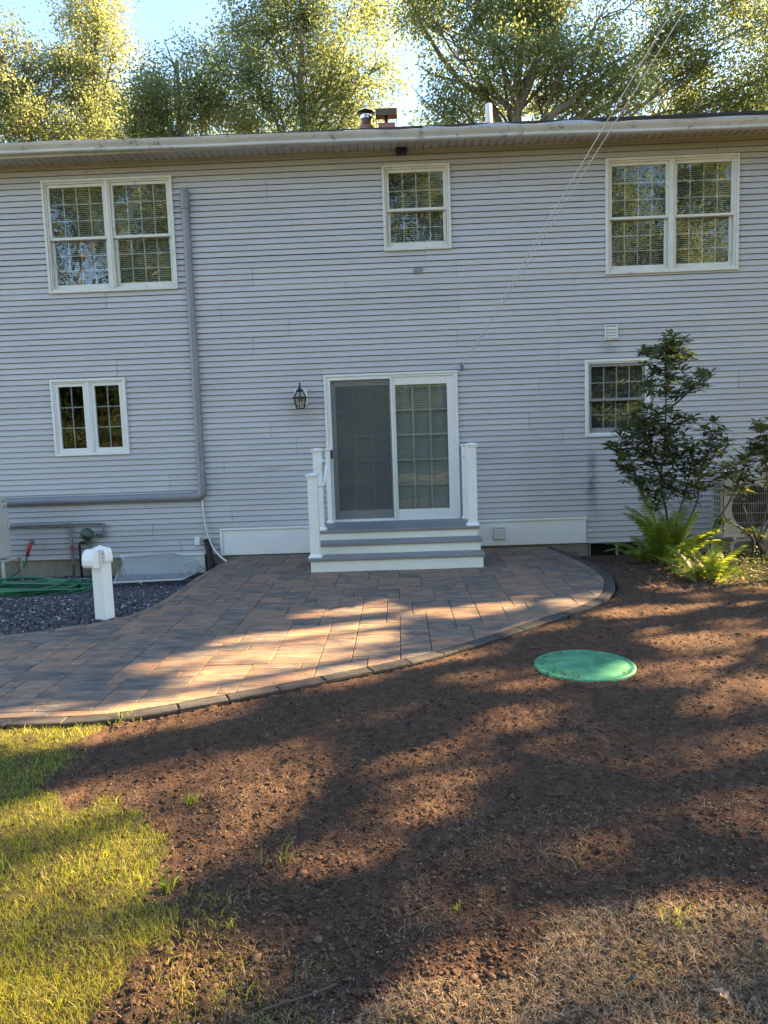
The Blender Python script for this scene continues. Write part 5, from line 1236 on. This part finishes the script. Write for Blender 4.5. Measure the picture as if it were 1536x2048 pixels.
back_spec = [
 ('tall full tree standing at the gable end behind the roof', 25.5, [(25, 190, 95, 0), (90, 140, 62, 1), (150, 118, 45, .5), (60, 260, 100, 1), (0, 110, 60, -1), (-80, 160, 110, 0), (140, 250, 80, 1.5), (20, 330, 90, 0)], 520, 'leaf_b', .55),
 ('slim tall pointed tree rising high behind the house roof', 27, [(195, 45, 66, 0), (190, -45, 72, 0), (205, -140, 60, 0), (185, 140, 76, 0), (225, 195, 62, .5), (165, 215, 80, 0), (235, 105, 38, -.5), (200, 290, 90, 0), (150, 40, 34, .5)], 620, 'leaf_b', .62),
 ('lower bushy tree between the tall trees behind the roof', 24, [(352, 118, 42, 0), (318, 165, 46, .5), (385, 165, 55, -.5), (300, 215, 60, 0), (370, 230, 75, .5), (435, 205, 60, 0), (280, 265, 60, .5), (430, 130, 48, 0)], 430, 'leaf_a', .42),
 ('broad tree filling the space above the roof left of the chimney', 25, [(490, 45, 60, 0), (545, -30, 80, 0), (560, 95, 85, .5), (500, 160, 66, -.5), (620, 30, 75, 0), (640, 145, 85, .5), (560, 225, 75, 0), (690, 95, 75, -.5), (715, 200, 72, 0), (740, 20, 70, 1), (480, 245, 60, 0), (650, 240, 70, 0), (640, -90, 90, 0), (770, 130, 48, 0)], 900, 'leaf_a', .50),
 ('spreading tree with bare forking limbs behind the vent pipe', 21, [(880, 60, 55, 0), (835, 15, 50, .8), (925, 120, 55, .5), (960, 40, 62, 0), (1010, 110, 60, -.8), (1040, 20, 60, 0), (1085, 90, 58, .5), (1120, 20, 60, 0), (1150, 120, 56, -.5), (1190, 60, 55, .6), (1230, 130, 52, 0), (900, 200, 48, 0), (980, 205, 52, 1), (1090, 190, 50, .8), (1180, 205, 55, 0), (1260, 200, 50, .5), (1000, -80, 80, 0), (1130, -80, 80, 0), (890, 235, 40, 0), (870, -60, 60, 0)], 860, 'leaf_a', .52),
 ('dense tree at the roof end past the forking tree', 23, [(1340, 70, 62, 0), (1300, 150, 50, .5), (1400, 130, 68, 0), (1370, 215, 55, .5), (1470, 90, 70, -.5), (1500, 190, 75, 0), (1430, 30, 60, .5), (1540, 30, 70, 0), (1440, 230, 60, 0), (1330, -30, 60, 0), (1590, 130, 90, 0), (1480, -60, 80, 0)], 900, 'leaf_a', .40)]
for lab, dist, lst, ncl, lm, tm in back_spec:
    bl = pb(dist, lst); cx = float(np.mean([c[0] for c, _ in bl])); cyy = float(np.mean([c[1] for c, _ in bl])); ex = (); tt = None; kw = dict(size=.098, sig=.22)
    if 'forking' in lab:
        w3 = lambda P, dy=0: [on_y(px, py, CAMY+dist+dy) for px, py in P]; bs = np.array([on_y(1040, 330, CAMY+dist)[0], CAMY+dist, 8.3]); cx, cyy = bs[0], bs[1]
        tt = on_y(1045, 60, CAMY+dist+.4)
        ex = [([bs]+w3([(1032, 245), (1058, 170), (1085, 105), (1118, 40), (1165, -40)]), .15, .04), ([bs]+w3([(985, 215), (925, 165), (880, 110), (845, 50), (810, -20)], .5), .11, .03), ([bs]+w3([(1100, 240), (1145, 200), (1180, 140), (1215, 60)], -.4), .10, .03),
              ([bs]+w3([(1020, 240), (1010, 170), (1000, 90), (1005, 10)], .6), .07, .02), ([bs]+w3([(1160, 250), (1230, 200), (1290, 120), (1330, 30)], .2), .07, .02), (w3([(1085, 105), (1110, 60), (1100, 10)]), .06, .02), (w3([(925, 165), (870, 150), (835, 130)], .5), .045, .012), (w3([(890, 235), (862, 215), (838, 190), (822, 170)], .2), .03, .008)]
        kw = dict(size=.095, sig=.24, shell=.45)
    tree(lab, (cx, cyy, 0), bl, int(ncl*1.12), lm=lm, extra=ex, group='trees behind the house', tmean=tm, per=62, r0_=.24, trunk_top=tt, **kw)
# far wood behind, loose
bl = []
for px in range(-60, 1640, 95): bl += pb(36, [(px+rng.uniform(-20, 20), 225+rng.uniform(-25, 25)+(40 if 250 < px < 460 else 0)+(70 if 780 < px < 900 else 0), 70, rng.uniform(-2, 2))])
for i in range(0, len(bl), 6):
    b6 = bl[i:i+6]; cx = float(np.mean([c[0] for c, _ in b6])); tree(['distant tree seen low behind the slim pointed tree', 'distant tree seen low behind the chimney flues', 'distant tree seen low behind the dense tree at the roof end'][min(i//6, 2)], (cx, 26, 0), b6, 170, per=30, size=.18, sig=.42, lm='leaf_b', group='far trees behind the house', tmean=.35)

# trees to the right of the yard: their crowns let the sun through where the photograph shows dapples
def g2(px, py, z=0): return on_z(px, py, z)[:2]
strokes = [((150, 1452), (420, 1402), .14, 1), ((420, 1345), (620, 1292), .13, 1), ((-60, 1900), (160, 1985), .20, 1), ((-60, 1690), (300, 1690), .22, 1), ((1050, 2040), (1300, 1960), .16, 1), ((1300, 1880), (1536, 1830), .12, .9), ((-40, 1455), (250, 1422), .12, 1), ((380, 1392), (520, 1352), .16, 1), ((70, 1442), (300, 1420), .10, 1), ((260, 1425), (545, 1335), .13, 1), ((560, 1345), (700, 1318), .11, 1), ((480, 1290), (715, 1268), .15, 1), ((330, 1330), (470, 1300), .07, .7), ((640, 1226), (740, 1219), .09, .9), ((690, 1258), (770, 1250), .07, .8),
 ((810, 1312), (965, 1292), .09, 1), ((905, 1226), (1000, 1213), .09, 1), ((1120, 1208), (1180, 1200), .08, .9), ((640, 1362), (725, 1340), .08, .9), ((720, 1285), (760, 1280), .05, .8), ((820, 1230), (880, 1225), .05, .6), ((1050, 1260), (1110, 1245), .05, .6),
 ((120, 1612), (330, 1570), .19, 1), ((330, 1580), (560, 1510), .18, 1), ((400, 1640), (500, 1590), .16, 1), ((0, 1660), (290, 1670), .20, 1), ((-60, 1730), (290, 1725), .14, 1), ((-80, 1960), (110, 2010), .14, 1), ((-80, 1850), (30, 1880), .08, .8), ((240, 1900), (300, 1870), .06, .5), ((430, 1930), (520, 1900), .06, .6),
 ((1230, 1222), (1330, 1210), .09, 1), ((1235, 1255), (1300, 1243), .08, 1), ((1350, 1275), (1536, 1262), .10, 1), ((1390, 1305), (1560, 1292), .11, 1), ((1370, 1215), (1480, 1206), .09, 1), ((1300, 1335), (1500, 1350), .13, 1), ((1430, 1400), (1560, 1390), .12, 1), ((950, 1357), (1050, 1350), .07, 1),
 ((1255, 1345), (1320, 1330), .07, 1), ((1000, 1432), (1075, 1425), .06, .9), ((1130, 1470), (1260, 1480), .08, .7), ((1280, 1500), (1400, 1490), .09, .7), ((840, 1590), (960, 1560), .08, .7), ((800, 1525), (880, 1510), .05, .5), ((1490, 1605), (1550, 1600), .08, .9), ((1230, 1645), (1390, 1625), .09, .7), ((900, 1760), (1010, 1740), .07, .7),
 ((680, 1690), (760, 1685), .05, .6), ((1040, 1700), (1180, 1690), .06, .5), ((1000, 1930), (1230, 1890), .14, 1), ((930, 2010), (1150, 1980), .14, 1), ((1240, 1900), (1500, 1850), .12, .8), ((1250, 2030), (1400, 1960), .10, .8), ((1068, 1330), (1085, 1345), .05, .8), ((1230, 1345), (1270, 1335), .08, 1), ((1360, 1130), (1490, 1165), .24, 1), ((1460, 940), (1490, 950), .10, 1), ((620, 1440), (760, 1420), .05, .4), ((1420, 1480), (1560, 1460), .08, .6), ((1330, 1160), (1360, 1120), .08, .6)]
SEG = [(np.array(g2(*a)), np.array(g2(*b_)), r_, s_) for a, b_, r_, s_ in strokes]
def sun_keep(P):
    t_ = (P[:, 2]+.02)/SUN[2]; gx, gy = P[:, 0]-SUN[0]*t_, P[:, 1]-SUN[1]*t_; open_ = np.zeros(len(P))
    for a, b_, r_, s_ in SEG:
        d = b_-a; u = np.clip(((gx-a[0])*d[0]+(gy-a[1])*d[1])/(d@d+1e-9), 0, 1); dist = np.hypot(gx-a[0]-d[0]*u, gy-a[1]-d[1]*u)
        dist = dist+.10*(fbm(gx*5, gy*5, 33, 3)-.44)
        open_ = np.maximum(open_, (1-.13*(1-s_))*sstep(r_+.16, r_+.06, dist))
    open_ = np.maximum(open_, np.where(gx > .3, .97, np.where(gx > -.9, .93, 0))*sstep(.545, .61, fbm(gx*3.4, gy*1.9, 61, 3)))   # small stray gaps
    return open_
side = [((12.5, .6, 0), [(12.2, .2, 7.6, 2.3), (13.0, 1.8, 8.8, 2.2), (12.0, -1.5, 7.2, 2.2), (13.2, -.6, 9.6, 2.0), (12.6, 3.4, 7.8, 2.0)], 'broad tree beside the yard past the house corner'),
        ((15.5, -2.0, 0), [(15.3, -2.2, 8.6, 2.4), (15.8, -.4, 10.0, 2.3), (15.2, -4.2, 8.2, 2.3), (16.2, 1.6, 9.4, 2.2)], 'wide crowned tree at the side of the yard'),
        ((18.5, 2.5, 0), [(18.4, 2.4, 10.8, 2.6), (19.0, .2, 11.2, 2.5), (18.2, 4.6, 10.2, 2.4), (18.8, -2.0, 10.0, 2.4)], 'tall tree standing farther out at the side of the yard'),
        ((12.0, -4.6, 0), [(11.8, -4.4, 6.8, 2.2), (12.4, -2.8, 8.0, 2.0), (11.6, -6.2, 6.6, 2.0), (12.6, -5.0, 9.0, 2.0)], 'low branched tree at the side of the lawn'),
        ((17.5, -6.0, 0), [(17.4, -6.0, 9.6, 2.6), (17.8, -4.0, 11.2, 2.4), (17.0, -8.0, 9.4, 2.4)], 'rounded tree beyond the side lawn')]
for bs, bl, lab in side:
    tree(lab, bs, [((a, b_, c_), r_) for a, b_, c_, r_ in bl], 900, per=60, size=.16, sig=.42, r0_=.24, group='trees at the side of the yard', keep=sun_keep, shell=.4, tmean=.4)

# trees behind the camera, mirrored in the window panes
proto = None
for i, (x, y, s_, rz) in enumerate([(-2.5, -27, 1, 0), (4.5, -24, 1.05, 2.1), (-9.5, -25, .95, 4.0), (11, -29, 1.1, 1.0), (-17, -29, 1.1, 3.0), (1.0, -36, 1.2, 5.0), (-7, -38, 1.25, .7), (17.5, -36, 1.15, 2.7), (8, -40, 1.2, 3.6), (-15, -40, 1.2, 1.7), (5.2, -21.2, .8, 4.4)]):
    if proto is None:
        bl = []; pr2 = np.random.default_rng(4)
        for k in range(17):
            a = pr2.uniform(0, 6.28); zz = pr2.uniform(3.5, 15); rad = 3.4*math.sin(math.pi*min(.95, (zz-1)/17)); bl.append(((rad*math.cos(a)*pr2.uniform(.5, 1), rad*math.sin(a)*pr2.uniform(.5, 1), zz), pr2.uniform(1.2, 1.9)))
        proto = tree('tall broadleaf tree across the lawn, mirrored in the window panes', (0, 0, 0), bl, 900, per=30, size=.22, sig=.42, r0_=.26, group='trees across the lawn', tmean=.55); o = proto
    else:
        o = proto.copy(); col.objects.link(o)
        for ch in list(proto.children): c2_ = ch.copy(); col.objects.link(c2_); c2_.parent = o
    o.location = (x, y, 0); o.rotation_euler = (0, 0, rz); o.scale = (s_, s_, s_)

# unseen bushes added past the lawn to darken reflections and close horizon gaps
bp2 = None
for i, (x, y, s_) in enumerate([(-13, -22, 1), (-7.5, -23.5, 1.2), (-1.5, -22.5, .9), (3.5, -24.5, 1.25), (9.5, -22.5, 1.1), (15, -24, 1.2), (-19, -24, 1.2), (20, -25, 1.3), (-16, -33, 2.2), (-9, -34, 2.0), (-3, -33, 2.1), (3, -34, 2.3), (9, -33, 2.0), (15, -35, 2.3), (22, -34, 2.2), (-22, -34, 2.4)]):
    if bp2 is None:
        bl = [((rng.uniform(-2.2, 2.2), rng.uniform(-1, 1), rng.uniform(.7, 2.0)), rng.uniform(.8, 1.2)) for _ in range(9)]
        bp2 = tree('broad bush added past the lawn to darken the reflections in the glass', (0, 0, 0), bl, 330, per=34, size=.16, sig=.34, r0_=.07, group='added bushes across the lawn', tmean=.4); bp2.name = 'bush'; bp2['category'] = 'bush'; o = bp2
    else:
        o = bp2.copy(); col.objects.link(o)
        for ch in list(bp2.children): c2_ = ch.copy(); col.objects.link(c2_); c2_.parent = o
    o.location = (x, y, 0); o.rotation_euler = (0, 0, i*1.3); o.scale = (s_, s_, s_)
